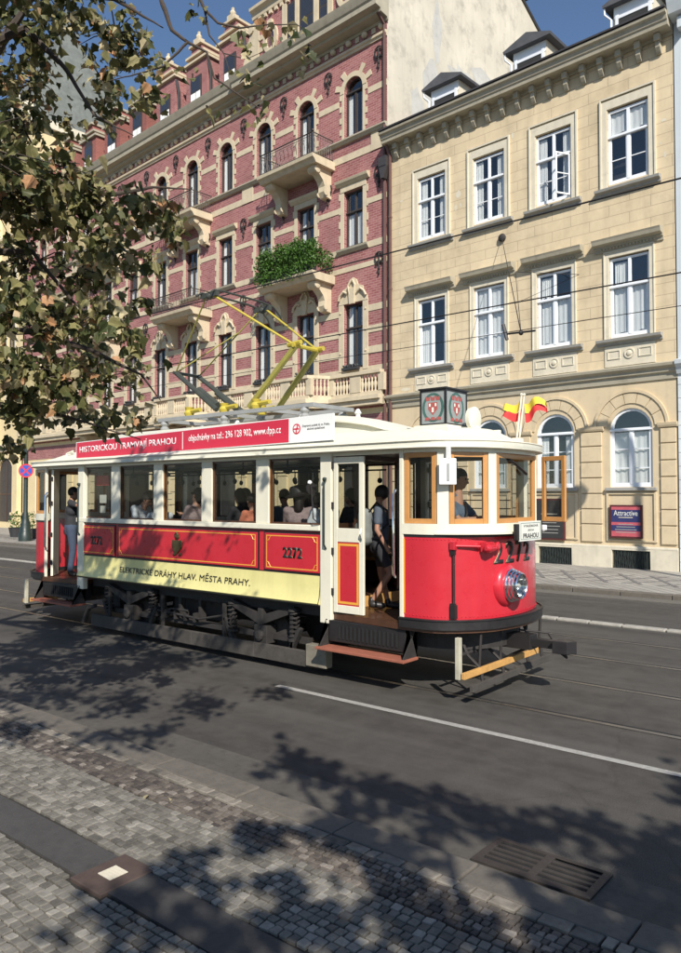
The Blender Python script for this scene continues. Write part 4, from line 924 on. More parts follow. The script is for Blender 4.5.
# side walls
PX = [(-12.43, -11.33), (-11.22, -7.79), (-7.64, -6.6)]
WX = [(-12.32, -11.45), (-11.2, -10.24), (-10.0, -9.03), (-8.79, -7.83), (-7.57, -6.61)]
for s in (-1, 1):
    def bx(b, x0, x1, o0, o1, z0, z1):      # box on the side: offsets from the wall plane outwards
        y0, y1 = sorted((s*(1.07+o0), s*(1.07+o1))); b.box(X(x0), X(x1), y0, y1, z0, z1)
    b = MB(); bx(b, -12.46, -6.585, -.03, .012, .98, 1.935); b.build('side_wall', M['tram_red'], T)
    b = MB()
    for x0, x1 in PX: bx(b, x0-.03, x1+.03, .0121, .0165, 1.36, 1.925)
    b.build('black_border', M['black'], T)
    for x0, x1 in PX:
        b = MB(); bx(b, x0, x1, .0166, .03, 1.385, 1.9); pn = b.build('side_panel', M['tram_red'], T, bevel=.006)
        b = MB(); g = .035; t_ = .014
        for q in ((x0+g, x1-g, 1.385+g-t_/2, 1.385+g+t_/2), (x0+g, x1-g, 1.9-g-t_/2, 1.9-g+t_/2), (x0+g, x0+g+t_, 1.385+g+t_/2, 1.9-g-t_/2), (x1-g-t_, x1-g, 1.385+g+t_/2, 1.9-g-t_/2)): bx(b, q[0], q[1], .0301, .032, q[2], q[3])
        for cx in (x0+g+.01, x1-g-.01):
            for cz in (1.385+g, 1.9-g):
                sx = 1 if cx < (x0+x1)/2 else -1; sz = 1 if cz < 1.6 else -1
                b.tube([(X(cx+sx*.0), s*1.1023, cz+sz*.075), (X(cx+sx*.04), s*1.1023, cz+sz*.065), (X(cx+sx*.05), s*1.1023, cz+sz*.04), (X(cx+sx*.085), s*1.1023, cz+sz*.0)], .006, 4)
        b.build('gold_line', M['gold'], pn)
    b = MB(); y = s*1.07
    b.prism([(y, 1.352), (y+s*.024, 1.352), (y+s*.028, 1.2), (y+s*.045, 1.06), (y+s*.07, .985), (y+s*.055, .97), (y, .97)], 'x', X(-12.46), X(-6.585)); yb = b.build('yellow_band', M['yellowband'], T, smooth=True)
    b = MB()
    for x in (-12.46, -6.6): b.prism([(y, 1.352), (y+s*.026, 1.352), (y+s*.03, 1.2), (y+s*.047, 1.06), (y+s*.073, .983), (y, .965)], 'x', X(x), X(x)+.012)
    bx(b, -12.46, -6.585, .0, .026, 1.353, 1.366); b.prism([(y, .969), (y+s*.056, .969), (y+s*.056, .955), (y, .955)], 'x', X(-12.46), X(-6.585)); b.build('band_edge', M['black'], yb)
    b = MB(); bx(b, -12.46, -6.585, .0125, .02, 1.936, 1.95); b.build('under_sill_trim', M['black'], T)  # black strip running just below the window sill
    b = MB(); bx(b, -12.52, -6.59, -.05, .05, 1.951, 2.03); b.build('window_sill', M['cream'], T, bevel=.01)
    b = MB(); bx(b, -13.6, -5.24, -.04, .02, 2.945, 3.0); b.build('header_rail', M['cream'], T)
    ed = [-12.46]+[v for p in WX for v in p]+[-6.59]
    for k in range(0, len(ed)-1, 2):
        if ed[k+1]-ed[k] < .03: continue
        b = MB(); bx(b, ed[k], ed[k+1], -.005, .025, 2.03, 2.945); pl = b.build('side_pillar', M['cream'], T, bevel=.008)
        b = MB(); bx(b, ed[k]+.005, ed[k+1]-.005, -.075, -.006, 2.03, 2.945); b.build('inner_lining', M['varnish' if k % 4 == 0 else 'darkwood'], pl)
    for x0, x1 in WX:
        b = MB()
        for q in ((x0, x0+.025, 2.03, 2.945), (x1-.025, x1, 2.03, 2.945), (x0+.025, x1-.025, 2.03, 2.055), (x0+.025, x1-.025, 2.915, 2.945)): bx(b, q[0], q[1], -.035, -.01, q[2], q[3])
        fr = b.build('side_window', M['darkwood'], T); b = MB(); bx(b, x0+.02, x1-.02, -.024, -.02, 2.05, 2.92); b.build('pane', M['tramglass'], fr)
    b = MB(); bx(b, -12.46, -6.6, -.06, -.031, 1.0, 1.94); b.build('inner_wall', M['darkwood'], T)
    b = MB(); y0, y1 = sorted((s*.62, s*1.0)); b.box(X(-12.3), X(-6.7), y0, y1, 1.42, 1.46); b.box(X(-12.3), X(-6.7), *sorted((s*.97, s*1.0)), 1.46, 1.93); b.build('bench', M['lightwood'], T)
    # lettering
    if s < 0:
        text('company_lettering', 'ELEKTRICKÉ DRÁHY HLAV. MĚSTA PRAHY.', M['black'], T, 3.22, .125, .003, Matrix.Translation((X(-9.53), -1.1085, 1.185)) @ Matrix.Rotation(R(83), 4, 'X'), bold=.0)
        for x in (-11.88, -7.1): text('fleet_number', '2272', M['black'], T, .36, .15, .004, face_y(X(x), -1.1005, 1.64), bold=.02)
        for x in (-11.88, -7.1): text('fleet_number_gilding', '2272', M['bronze'], T, .36, .15, .001, face_y(X(x)+.008, -1.0995, 1.632), bold=.02)
        b = MB(); cx = X(-9.6)
        b.prism([(cx-.09, 1.58), (cx, 1.5), (cx+.09, 1.58), (cx+.1, 1.72), (cx-.1, 1.72)], 'y', -1.125, -1.1); b.ball((cx, -1.11, 1.78), .06, 8, 6, (1, .3, .8))
        for q in (-1, 1): b.ball((cx+q*.1, -1.108, 1.66), .045, 8, 6, (.7, .3, 1.6)); b.ball((cx+q*.07, -1.108, 1.5), .04, 8, 6, (1, .3, .7))
        b.tube([(cx-.05, -1.115, 1.8), (cx, -1.12, 1.85), (cx+.05, -1.115, 1.8)], .014, 5); b.build('coat_of_arms', M['bronze'], T, smooth=True)
# bulkheads with glazed openings
for x in (-12.44, -6.5):
    b = MB()
    for y0, y1 in ((-1.03, -.42), (.42, 1.03)): b.box(X(x)-.02, X(x)+.02, y0, y1, 1.0, 2.05); b.box(X(x)-.02, X(x)+.02, y0, y0+.08, 2.05, 2.93); b.box(X(x)-.02, X(x)+.02, y1-.08, y1, 2.05, 2.93)
    b.box(X(x)-.02, X(x)+.02, -1.03, 1.03, 2.93, 2.99); b.build('bulkhead', M['darkwood'], T)
b = MB(); b.box(X(-12.46), X(-6.4), -1.03, 1.03, .95, 1.03); b.build('saloon_floor', M['darkwood'], T)
b = MB(); b.box(X(-6.397), X(-6.38), -.9, .9, .885, 1.03); b.build('threshold', M['newplank'], T)
b = MB(); b.box(X(-13.5), X(-5.3), -1.02, 1.02, 2.985, 3.0); b.build('ceiling', M['darkwood'], T)
b = MB()
for x in (-12.0, -11.0, -10.0, -9.0, -8.0, -7.0): b.tube([(X(x), -.3, 2.98), (X(x), -.3, 2.86)], .012, 5); b.lathe([(.02, 2.86), (.07, 2.83), (.07, 2.8), (.02, 2.76)], (X(x), -.3, 0), 'z', 8)
for s in (-1, 1):
    b.tube([(X(-12.3), s*.45, 2.82), (X(-6.7), s*.45, 2.82)], .014, 5)
    for k in range(13): x = X(-12.1+k*.44); b.tube([(x, s*.45, 2.82), (x, s*.45, 2.7)], .007, 4); b.lathe([(.045, -.006), (.045, .006)], (x, s*.45, 2.66), 'y', 8)
b.build('interior_lamp_and_strap', M['iron'], T)
# folded door leaves
def leaf(x0, x1, s, nm='door_leaf'):
    y0, y1 = sorted((s*1.065, s*1.1)); b = MB()
    b.box(x0, x0+.065, y0, y1, .9, 2.93); b.box(x1-.075, x1, y0, y1, .9, 2.93)
    for z0, z1 in ((.9, 1.0), (1.82, 2.0), (2.84, 2.93)): b.box(x0+.065, x1-.075, y0+.001, y1-.001, z0, z1)
    d = b.build(nm, M['cream'], T, bevel=.005)
    b = MB(); b.box(x0+.065, x1-.075, y0+.008, y1-.008, 1.0, 1.82); pn = b.build('door_panel', M['tram_red'], d)
    b = MB(); ya, yb = (y0+.0045, y0+.0075) if s < 0 else (y1-.0075, y1-.0045)
    for q in ((x0+.075, x1-.085, 1.02, 1.05), (x0+.075, x1-.085, 1.77, 1.80), (x0+.075, x0+.105, 1.05, 1.77), (x1-.115, x1-.085, 1.05, 1.77)): b.box(q[0], q[1], ya, yb, q[2], q[3])
    b.build('gold_line', M['gold'], pn)
    b = MB(); b.box(x0+.06, x1-.07, (y0+y1)/2-.003, (y0+y1)/2+.003, 1.98, 2.86); b.build('pane', M['tramglass'], d)
    b = MB()
    for z in (1.12, 1.65, 2.25, 2.78): b.box(x0-.03, x0+.01, y0-.012 if s < 0 else y1, y0 if s < 0 else y1+.012, z, z+.09)
    b.build('hinge', M['rust'], d)
    b = MB(); hy = s*1.115; b.tube([(x1-.02, hy, 2.0), (x1-.02, hy+s*.03, 1.93), (x1-.02, hy, 1.86)], .01, 5); b.build('door_handle', M['chrome'], d)
leaf(X(-6.36), X(-5.86), -1); leaf(X(-6.36), X(-5.86), 1)
# rear door leaf stands edge-on
b = MB(); b.prism([(X(-13.44), -1.09), (X(-13.41), -1.06), (X(-13.72), -.78), (X(-13.75), -.8)], 'z', .9, 2.93); b.build('door_leaf', M['cream'], T, bevel=.005)
b = MB()
for z in (1.12, 1.65, 2.25, 2.72): b.box(X(-13.475), X(-13.405), -1.095, -1.08, z, z+.08)
b.build('door_hinge', M['rust'], T)
# roof
OUT = [(X(-13.61), -1.19)]+[(X(-5.25), -1.19)]
OUTF = off(NP, .1); ring0 = OUTF+[(-x, y) for x, y in OUTF[::-1]]
def shr(p, u):      # shrink roof outline
    return (p[0]-math.copysign(min(1, abs(p[0])/4.2)*u*.55, p[0]), p[1]*(1-u*.46))
b = MB(); lv = [(-.012, 2.99), (0, 3.0), (0, 3.065), (.03, 3.075), (.3, 3.115), (.6, 3.18), (.85, 3.25), (1.0, 3.29)]
vs = []; n = len(ring0)
for u, z in lv: vs += [(*shr(p, u), z) for p in ring0]
fs = [(i*n+k, i*n+(k+1) % n, (i+1)*n+(k+1) % n, (i+1)*n+k) for i in range(len(lv)-1) for k in range(n)]+[list(range(n))[::-1], [(len(lv)-1)*n+k for k in range(n)]]
b.add(vs, fs); rf = b.build('roof', M['roofcream'], T, smooth=True)
b = MB()
for u, z, r in ((.0, 3.08, .012), (.0, 3.0, .01)): b.tube([(*shr(p, u-.012), z) for p in ring0]+[(*shr(ring0[0], u-.012), z)], r, 5)
b.build('eave_moulding', M['cream'], rf, smooth=True)
b = MB(); vs = []; secs = [(-13.0, .05), (-12.8, .35), (-12.4, .8), (-12.0, 1), (-7.3, 1), (-6.9, .93), (-6.5, .72), (-6.15, .42), (-5.9, .06)]
prof = [(-.66, 0), (-.66, .2), (-.72, .2), (-.72, .235), (-.45, .31), (0, .34), (.45, .31), (.72, .235), (.72, .2), (.66, .2), (.66, 0)]
for x, k in secs: vs += [(X(x), p[0]*(.85+.15*k), 3.29+p[1]*k) for p in prof]
m = len(prof); b.add(vs, [(i*m+k, i*m+k+1, (i+1)*m+k+1, (i+1)*m+k) for i in range(len(secs)-1) for k in range(m-1)]); cl = b.build('clerestory', M['roofcream'], T, smooth=True)
b = MB()
for x in (-6.9, -12.2): b.box(X(x)-.12, X(x)+.16, -.675, -.655, 3.33, 3.46)
b.build('vent_window', M['darkwood'], cl)
b = MB()
for x in (-6.95, -8.1, -9.6): b.lathe([(.05, 3.57), (.03, 3.64), (.055, 3.67), (.02, 3.73)], (X(x), .1, 0), 'z', 8)
b.build('roof_ventilator', M['white'], cl, smooth=True)
# banner board on the roof edge
by = -.97
def banner_poly(x0, x1, g=0):
    def zl(x): return 3.115+(x+13.19)/6.52*.06
    def zh(x): return 3.43+(x+13.19)/6.52*.105
    return [(X(x0), zl(x0)+g), (X(x1), zl(x1)+g), (X(x1), zh(x1)-g), (X(x0), zh(x0)-g)]
b = MB(); b.prism(banner_poly(-12.8, -6.48), 'y', by, by+.03); bn_ = b.build('banner_board', M['white'], T)
b = MB(); b.prism(banner_poly(-12.78, -7.30, .012), 'y', by-.003, by-.0005); b.build('banner_print', M['bannerred'], bn_)
b = MB(); b.prism(banner_poly(-9.66, -9.645, .03), 'y', by-.006, by-.0035); b.build('banner_rule', M['white'], bn_)
sl_ = math.atan(.08/6.52)
text('banner_text', 'HISTORICKOU TRAMVAJÍ PRAHOU', M['white'], bn_, 2.85, .17, .002, face_y(X(-11.25), by-.0035, 3.305, sl_), bold=.012)
text('banner_contact', 'objednávky na tel.: 296 128 902, www.dpp.cz', M['white'], bn_, 2.05, .14, .002, face_y(X(-8.48), by-.0035, 3.345, sl_), bold=.008)
text('operator_name', 'Dopravní podnik hl. m. Prahy,\nakciová společnost', M['black'], bn_, .5, .085, .002, face_y(X(-6.79), by-.0005, 3.37, sl_))
b = MB(); c = X(-7.15); b.prism([(c+.075*math.cos(a*.3307), 3.36+.075*math.sin(a*.3307)) for a in range(19)], 'y', by-.003, by-.0005); lg = b.build('operator_logo', M['bannerred'], bn_)
b = MB(); b.prism([(c+.055*math.cos(a*.3307), 3.36+.055*math.sin(a*.3307)) for a in range(19)], 'y', by-.006, by-.0035); b.build('logo_disc', M['white'], lg)
b = MB(); b.box(c-.05, c+.05, by-.009, by-.0065, 3.35, 3.37); b.prism([(c-.02, 3.36), (c+.03, 3.36), (c+.03, 3.41), (c+.01, 3.41), (c+.01, 3.38)], 'y', by-.0095, by-.0093); b.prism([(c-.01, 3.31), (c+.01, 3.31), (c+.01, 3.35), (c-.01, 3.35)], 'y', by-.009, by-.0065); b.build('logo_mark', M['bannerred'], lg)
b = MB()
for k in range(8): x = X(-12.7+k*.85); b.tube([(x, by+.03, 3.2), (x, by+.3, 3.22)], .012, 5)
b.build('banner_stay', M['greyroof'], bn_)
b = MB(); b.tube([(X(-13.35), -.85, 3.1), (X(-13.35), -.85, 3.25), (X(-13.2), -.8, 3.3)], .015, 5); b.tube([(X(-13.9), -.7, 3.1), (X(-13.3), -.75, 3.28)], .015, 5); b.build('roof_rail', M['cream'], rf)
# route box with crest
xb0, xb1 = X(-5.59), X(-5.18)
b = MB(); b.prism([(xb0-.1, 3.28), (xb1+.1, 3.28), (xb1+.04, 3.36), (xb0-.04, 3.36)], 'y', -.32, .34); b.build('box_plinth', M['roofcream'], T)
b = MB()
for x in (xb0, xb1-.025):
    for y in (-.26, .235): b.box(x, x+.025, y, y+.025, 3.36, 3.84)
for z in (3.36, 3.815):
    for y in (-.26, .235): b.box(xb0+.025, xb1-.025, y, y+.025, z, z+.025)
    for x in (xb0, xb1-.025): b.box(x, x+.025, -.235, .235, z, z+.025)
b.box(xb0-.015, xb1+.015, -.275, .275, 3.84, 3.86); rb = b.build('route_box', M['black'], T)
b = MB(); b.box(xb0+.008, xb1-.008, -.25, .25, 3.37, 3.83); b.build('frosted_panel', M['lampglass'], rb)
def crest(cx, cz, k, mapf):
    for nm, mat, d, shapes in (('crest_wreath', 'crestgreen', .0022, [[(cx+k*(.13*math.cos(a*.35)+.0), cz+k*(.15*math.sin(a*.35))) for a in range(18)]]),
                               ('crest_ground', 'lampglass', .0042, [[(cx+k*.1*math.cos(a*.35), cz+k*.125*math.sin(a*.35)) for a in range(18)]]),
                               ('crest_shield', 'crestred', .0062, [[(cx-.055*k, cz+.05*k), (cx-.055*k, cz-.02*k), (cx, cz-.08*k), (cx+.055*k, cz-.02*k), (cx+.055*k, cz+.05*k)]]+[[(cx+k*(u-.022), cz+.07*k), (cx+k*(u+.022), cz+.07*k), (cx+k*(u+.03), cz+k*.12), (cx+k*u, cz+k*.1), (cx+k*(u-.03), cz+k*.12)] for u in (-.06, 0, .06)]+[[(cx+k*(u-.03), cz-.13*k), (cx+k*(u+.03), cz-.13*k), (cx+k*(u+.02), cz-.1*k), (cx+k*(u-.02), cz-.1*k)] for u in (-.07, 0, .07)]),
                               ('crest_gate', 'plate', .0082, [[(cx-.012*k, cz-.05*k), (cx+.012*k, cz-.05*k), (cx+.012*k, cz), (cx-.012*k, cz)], [(cx-.045*k, cz+.01*k), (cx-.025*k, cz+.01*k), (cx-.025*k, cz+.04*k), (cx-.045*k, cz+.04*k)], [(cx+.025*k, cz+.01*k), (cx+.045*k, cz+.01*k), (cx+.045*k, cz+.04*k), (cx+.025*k, cz+.04*k)]])):
        b = MB()
        for sh in shapes: b.add([mapf(u, v, d) for u, v in sh], [list(range(len(sh)))])
        b.build(nm, M[mat], rb)
crest(0, 3.6, 1.3, lambda u, v, d: ((xb0+xb1)/2+u, -.2505-d, v)); crest(0, 3.6, 1.4, lambda u, v, d: (xb1-.0075+d, u, v))
b = MB(); b.lathe([(.08, -.05), (.15, -.03), (.16, .03), (.08, .06)], (X(-4.98), .08, 3.45), 'x', 18); b.tube([(X(-4.95), .1, 3.27), (X(-4.95), .1, 3.35)], .05, 8); b.build('roof_headlamp', M['roofcream'], T, smooth=True)
for x, y in ((-5.0, -.6), (-4.75, .2)): b = MB(); b.box(X(x)-.1, X(x)+.1, y-.03, y+.03, 3.2, 3.29); b.build('roof_block', M['roofcream'], T, bevel=.008)
# flags
for k, (x, y, dx, c) in enumerate(((-4.42, .2, -.16, 0), (-4.40, .235, .13, 1))):
    b = MB(); x0 = X(x); b.tube([(x0, y, 3.12), (x0+.05, y+.05, 3.72)], .011, 6); b.ball((x0+.051, y+.051, 3.74), .02, 6, 5); b.box(x0-.04, x0+.04, y-.04, y+.04, 3.1, 3.17); fp = b.build('flag_pole', M['cream'], T)
    for half, mt in ((0, 'flagy'), (1, 'flagr')):
        b = MB(); A, B_ = [], []; sgn = -1 if k == 0 else 1
        for i in range(13):
            u = i/12; px = x0+.05+sgn*u*.30; py = y+.05+.07*math.sin(u*8+k)*u-.02*u; zt = (3.69 if k == 0 else 3.66)-.13*u*(1 if k == 0 else .1)-.045*math.sin(u*6+k); hh = .25*(1-.45*u)
            A.append((px, py+.015*half, zt-hh*half*.5)); B_.append((px+.02*sgn, py+.02*math.sin(u*6), zt-hh*(half+1)*.5))
        b.strip(A, B_); b.build('flag_cloth', M[mt], fp, smooth=True)
# nose fittings
nf = lambda y: next(a[0]+(c[0]-a[0])*(y-a[1])/(c[1]-a[1]) for a, c in zip(NP, NP[1:]) if a[1] <= y <= c[1])
hy = -.3; hx = nf(hy)
b = MB(); b.lathe([(.27, -.06), (.265, .0), (.235, .035), (.2, .05), (.05, .055)], (0, 0, 0), 'x', 32); hb = b.build('headlight', M['tram_red'], T, smooth=True); hb.location = (hx, hy, 1.33); hb.scale = (.88, .92, 1.0)
b = MB(); b.lathe([(.2, .045), (.205, .075), (.185, .085), (.19, .12), (.172, .13), (.178, .165), (.16, .175), (.162, .21), (.148, .222), (.14, .215), (.13, .16), (.1, .11), (.04, .09), (.01, .09)], (0, 0, 0), 'x', 32); b.build('chrome_rim', M['chrome'], hb, smooth=True)
b = MB(); b.lathe([(.02, .19), (.03, .17), (.02, .1)], (0, 0, 0), 'x', 10); b.build('bulb', M['white'], hb, smooth=True)
b = MB(); b.lathe([(.145, .205), (.1, .218), (.01, .225)], (0, 0, 0), 'x', 24); b.build('lens', M['tramglass'], hb, smooth=True)
# fleet number wraps the nose: one digit at a time
for j, ch in enumerate('2272'):
    y = -.46+j*.205; x = nf(y)+.004; yaw = -math.atan2(nf(y+.03)-nf(y-.03), .06)
    text('nose_digit', ch, M['black'], T, .15, .26, .006, face_x(x+.002, y, 1.735, yaw), bold=.012); text('nose_digit_gilding', ch, M['bronze'], T, .155, .265, .001, face_x(x, y-.008, 1.73, yaw), bold=.02)
def nposn(y, o=.0): 
    a = math.atan2(nf(y+.02)-nf(y-.02), .04); return nf(y)+o*math.cos(a), y-o*math.sin(a)
x, y = nposn(-.95, .03); b = MB(); b.tube([(x, y, 1.0), (x, y, 1.86)], .016, 6); b.box(x-.035, x+.03, y-.03, y+.03, .97, 1.13)
for z in (1.1, 1.72): b.box(x-.04, x+.02, y-.02, y+.02, z, z+.05)
b.build('coupling_rod', M['black'], T)
b = MB(); b.box(x-.04, x+.03, y-.035, y+.035, 1.78, 1.88); b.tube([(x, y, 1.83), (*nposn(-.72, .06), 1.82)], .02, 6); b.build('socket_lid', M['tram_red'], T, bevel=.008)
x, y = nposn(-.66, .05); b = MB(); b.box(x-.05, x+.04, y-.06, y+.06, 1.75, 1.87); b.lathe([(.03, -.1), (.055, -.06), (.055, .06), (.03, .1)], (x+.05, y, 1.8), 'y', 10); x2, y2 = nposn(-.55, .06); b.lathe([(.05, 0), (.055, .03), (.03, .04)], (x2, y2, 1.82), 'x', 10); b.build('socket_box', M['tram_red'], T, bevel=.008)
b = MB(); Pd = NP[0]; b.box(X(-5.235), X(-5.215), -1.113, -1.108, 1.0, 1.9); b.build('nose_gold_line', M['gold'], T)
# destination plate
b = MB(); px, py = X(-4.09), -.1
b.box(px-.01, px+.01, py-.27, py+.28, 1.87, 2.11); dp = b.build('destination_plate', M['plate'], T)
for q in ((py-.25, py-.245, 1.89, 2.09), (py+.255, py+.26, 1.89, 2.09), (py-.245, py+.255, 1.89, 1.895), (py-.245, py+.255, 2.085, 2.09)):
    b = MB(); b.box(px+.0101, px+.0115, q[0], q[1], q[2], q[3]); b.build('plate_border', M['crestgreen'], dp)
text('plate_text', 'VYHLÍDKOVÁ', M['black'], dp, .38, .034, .0015, face_x(px+.0105, py+.01, 2.055), bold=.01); text('plate_text', 'JÍZDA', M['black'], dp, .16, .03, .0015, face_x(px+.0105, py+.01, 2.0), bold=.01); text('plate_text', 'PRAHOU', M['black'], dp, .4, .06, .0015, face_x(px+.0105, py+.01, 1.933), bold=.02)
b = MB(); b.box(px-.05, px+.005, py-.325, py-.27, 1.88, 2.08); b.box(px-.05, px+.005, py+.28, py+.33, 1.88, 2.08); b.box(px-.06, px-.012, py-.2, py+.22, 1.93, 1.97); b.build('plate_clamp', M['black'], dp, bevel=.008)
b = MB(); b.box(px-.06, px+.02, py+.35, py+.44, 1.98, 2.05); b.build('marker_lamp', M['white'], T, bevel=.012)
# mirror hung outside the angled window
b = MB(); mx_, my_ = X(-4.62), -1.07; b.box(mx_-.02, mx_+.02, my_-.02, my_+.02, 2.86, 3.0); b.build('mirror_arm', M['white'], T)
b = MB(); bar_between(b, (mx_-.085, my_-.07), (mx_+.075, my_+.05), 2.55, 2.86, .03); b.build('mirror', M['white'], T, bevel=.01)
b = MB(); bar_between(b, (mx_+.0, my_-.03), (mx_+.02, my_-.015), 2.6, 2.8, .015); b.build('mirror_catch', M['greyroof'], T)
# round mirror by the door
b = MB(); b.tube([(X(-6.58), -1.13, 2.05), (X(-6.62), -1.2, 2.12), (X(-6.64), -1.22, 2.55), (X(-6.6), -1.16, 2.56)], .009, 5); b.lathe([(.005, -.03), (.08, -.01), (.085, .01), (.01, .012)], (X(-6.66), -1.2, 2.52), 'x', 14); b.build('round_mirror', M['black'], T, smooth=True)
b = MB(); b.ball((X(-6.66), -1.225, 2.6), .03, 8, 6); b.build('mirror_bolt', M['white'], T, smooth=True)
# window guard bars seen inside
b = MB()
for z in (2.24, 2.36, 2.48): b.tube([(X(-6.3), .98, z), (X(-5.3), .98, z), (X(-4.9), .93, z)], .008, 5); b.tube([(X(-12.6), .98, z), (X(-13.4), .98, z)], .008, 5)
b.build('guard_bar', M['chrome'], T)
b = MB(); b.tube([(X(-4.36), -.3, 2.93), (X(-4.3), -.05, 2.82), (X(-4.29), .22, 2.70)], .02, 5); b.build('wiper', M['black'], T)
# driver's stand
b = MB(); b.lathe([(.2, .88), (.2, 1.75), (.24, 1.78), (.24, 1.86), (.1, 1.88)], (X(-4.78), -.1, 0), 'z', 16); b.tube([(X(-4.78), -.1, 1.88), (X(-4.78), -.1, 1.93), (X(-4.66), -.28, 1.95)], .016, 6); b.build('controller', M['iron'], T, smooth=True)
b = MB(); b.box(X(-13.05), X(-12.5), .3, .36, 2.0, 2.85); b.build('cabinet', M['darkwood'], T); 
b = MB(); b.box(X(-12.2), X(-11.8), -.92, -.9, 2.62, 2.8); tag(b.build('notice_card', M['signred'], T))
b = MB(); b.box(X(-12.12), X(-11.92), -.9, -.89, 2.3, 2.45); b.box(X(-12.1), X(-11.94), -.9, -.89, 2.12, 2.25); b.build('paper_notice', M['plate'], T)
# --- running gear
for x in (-7.82, -11.04):
    for s in (-1, 1):
        b = MB(); b.lathe([(.06, .04), (.3, .045), (.33, .03), (.39, .03), (.4, -.05), (.42, -.06), (.42, -.07), (.1, -.07)], (X(x), s*.76, .395), 'y', 24)
        wv = b.v; b.v = [(p[0], p[1] if s > 0 else 2*s*.76-p[1], p[2]) for p in wv]; wh = b.build('wheel', M['iron'], T, smooth=True)
        b = MB(); y0, y1 = sorted((s*.83, s*1.02)); b.box(X(x)-.12, X(x)+.14, y0, y1, .3, .56); b.lathe([(.08, s*.84), (.09, s*1.05), (.05, s*1.07)], (X(x), 0, .42), 'y', 10); b.box(X(x)-.05, X(x)+.05, y0, y1, .56, .8); b.build('axle_box', M['rust'], wh, bevel=.01)
        b = MB(); yy = s*.97
        b.prism([(X(x)-.72, .84), (X(x)-.6, .88), (X(x), .7), (X(x)+.6, .88), (X(x)+.72, .84), (X(x)+.55, .76), (X(x), .56), (X(x)-.55, .76)], 'y', yy-.04, yy+.04); b.build('leaf_spring', M['rust'], T)
        for q in (-1, 1):
            b = MB(); cx = X(x)+q*.62; pts = []
            for k in range(64): a = k*.62; pts.append((cx+.062*math.cos(a)+(q*.03)*k/64, yy+.062*math.sin(a), .42+k*.0062))
            b.tube(pts, .014, 4); b.tube([(cx, yy, .36), (cx, yy, .88)], .022, 6); b.lathe([(.08, .40), (.08, .43)], (cx, yy, 0), 'z', 10); b.lathe([(.08, .81), (.08, .84)], (cx, yy, 0), 'z', 10); b.build('coil_spring', M['rust'], T, smooth=True)
            b = MB(); b.prism([(cx-q*.05, .30), (cx+q*.02, .30), (cx+q*.17, .58), (cx+q*.12, .6)], 'y', yy-.05, yy+.02); b.build('spring_bracket', M['rust'], T)
    b = MB(); b.tube([(X(x), -.95, .395), (X(x), .95, .395)], .06, 8); b.lathe([(.25, -.2), (.28, 0), (.25, .35)], (X(x)+.35, 0, .48), 'y', 14); b.build('axle', M['iron'], T, smooth=True)
b = MB()
for s in (-1, 1):
    y0, y1 = sorted((s*.80, s*.9)); b.box(X(-12.3), X(-6.6), y0, y1, .78, .95); b.box(X(-11.9), X(-7.0), y0, y1, .36, .44)
    for x in (-10.3, -9.8, -9.3, -8.6): b.box(X(x)-.03, X(x)+.03, y0, y1, .44, .78)
b.box(X(-12.4), X(-6.5), -.8, .8, .86, .95); b.box(X(-10.2), X(-8.9), -.7, .7, .45, .8); b.box(X(-12.2), X(-11.7), -.75, .75, .4, .85)
b.build('underframe', M['iron'], T)
b = MB(); b.tube([(X(-10.4), -.98, .55), (X(-9.2), -.98, .5), (X(-8.6), -.96, .62)], .02, 6); b.tube([(X(-10.2), -.97, .42), (X(-9.9), -.98, .6), (X(-9.5), -.98, .6)], .018, 6)
for k in range(5): b.box(X(-10.3+k*.24), X(-10.26+k*.24), -1.0, -.92, .44, .58)
b.build('brake_rigging', M['rust'], T)
for s in (-1, 1):
    b = MB(); y0, y1 = sorted((s*1.0, s*1.06)); xs = [-12.1, -10.9, -9.3, -7.9, -6.86]
    for xa, xb in zip(xs, xs[1:]): b.box(X(xa)+.004, X(xb)-.004, y0, y1, .10, .31)
    lb = b.build('side_guard_board', M['plank'], T, bevel=.006)
    b = MB(); b.box(X(-6.86), X(-6.5), *sorted((s*.96, s*1.09)), .13, .42); b.build('guard_end_block', pmat('pale_old_wood', (.19, .17, .13), .85, var=.4, vs=7, bs=40, dirt=.5), lb, bevel=.008)
    b = MB(); b.prism([(X(-12.42), .12), (X(-12.34), .12), (X(-12.2), .38), (X(-12.0), .43), (X(-12.0), .49), (X(-12.24), .44)], 'y', y0, y1); b.build('guard_bracket', M['rust'], lb)
    for x in (-11.6, -10.1, -8.6, -7.2): b = MB(); b.box(X(x)-.025, X(x)+.025, s*1.0-.02, s*1.0+.02, .3, .8); b.build('guard_hanger', M['rust'], lb)
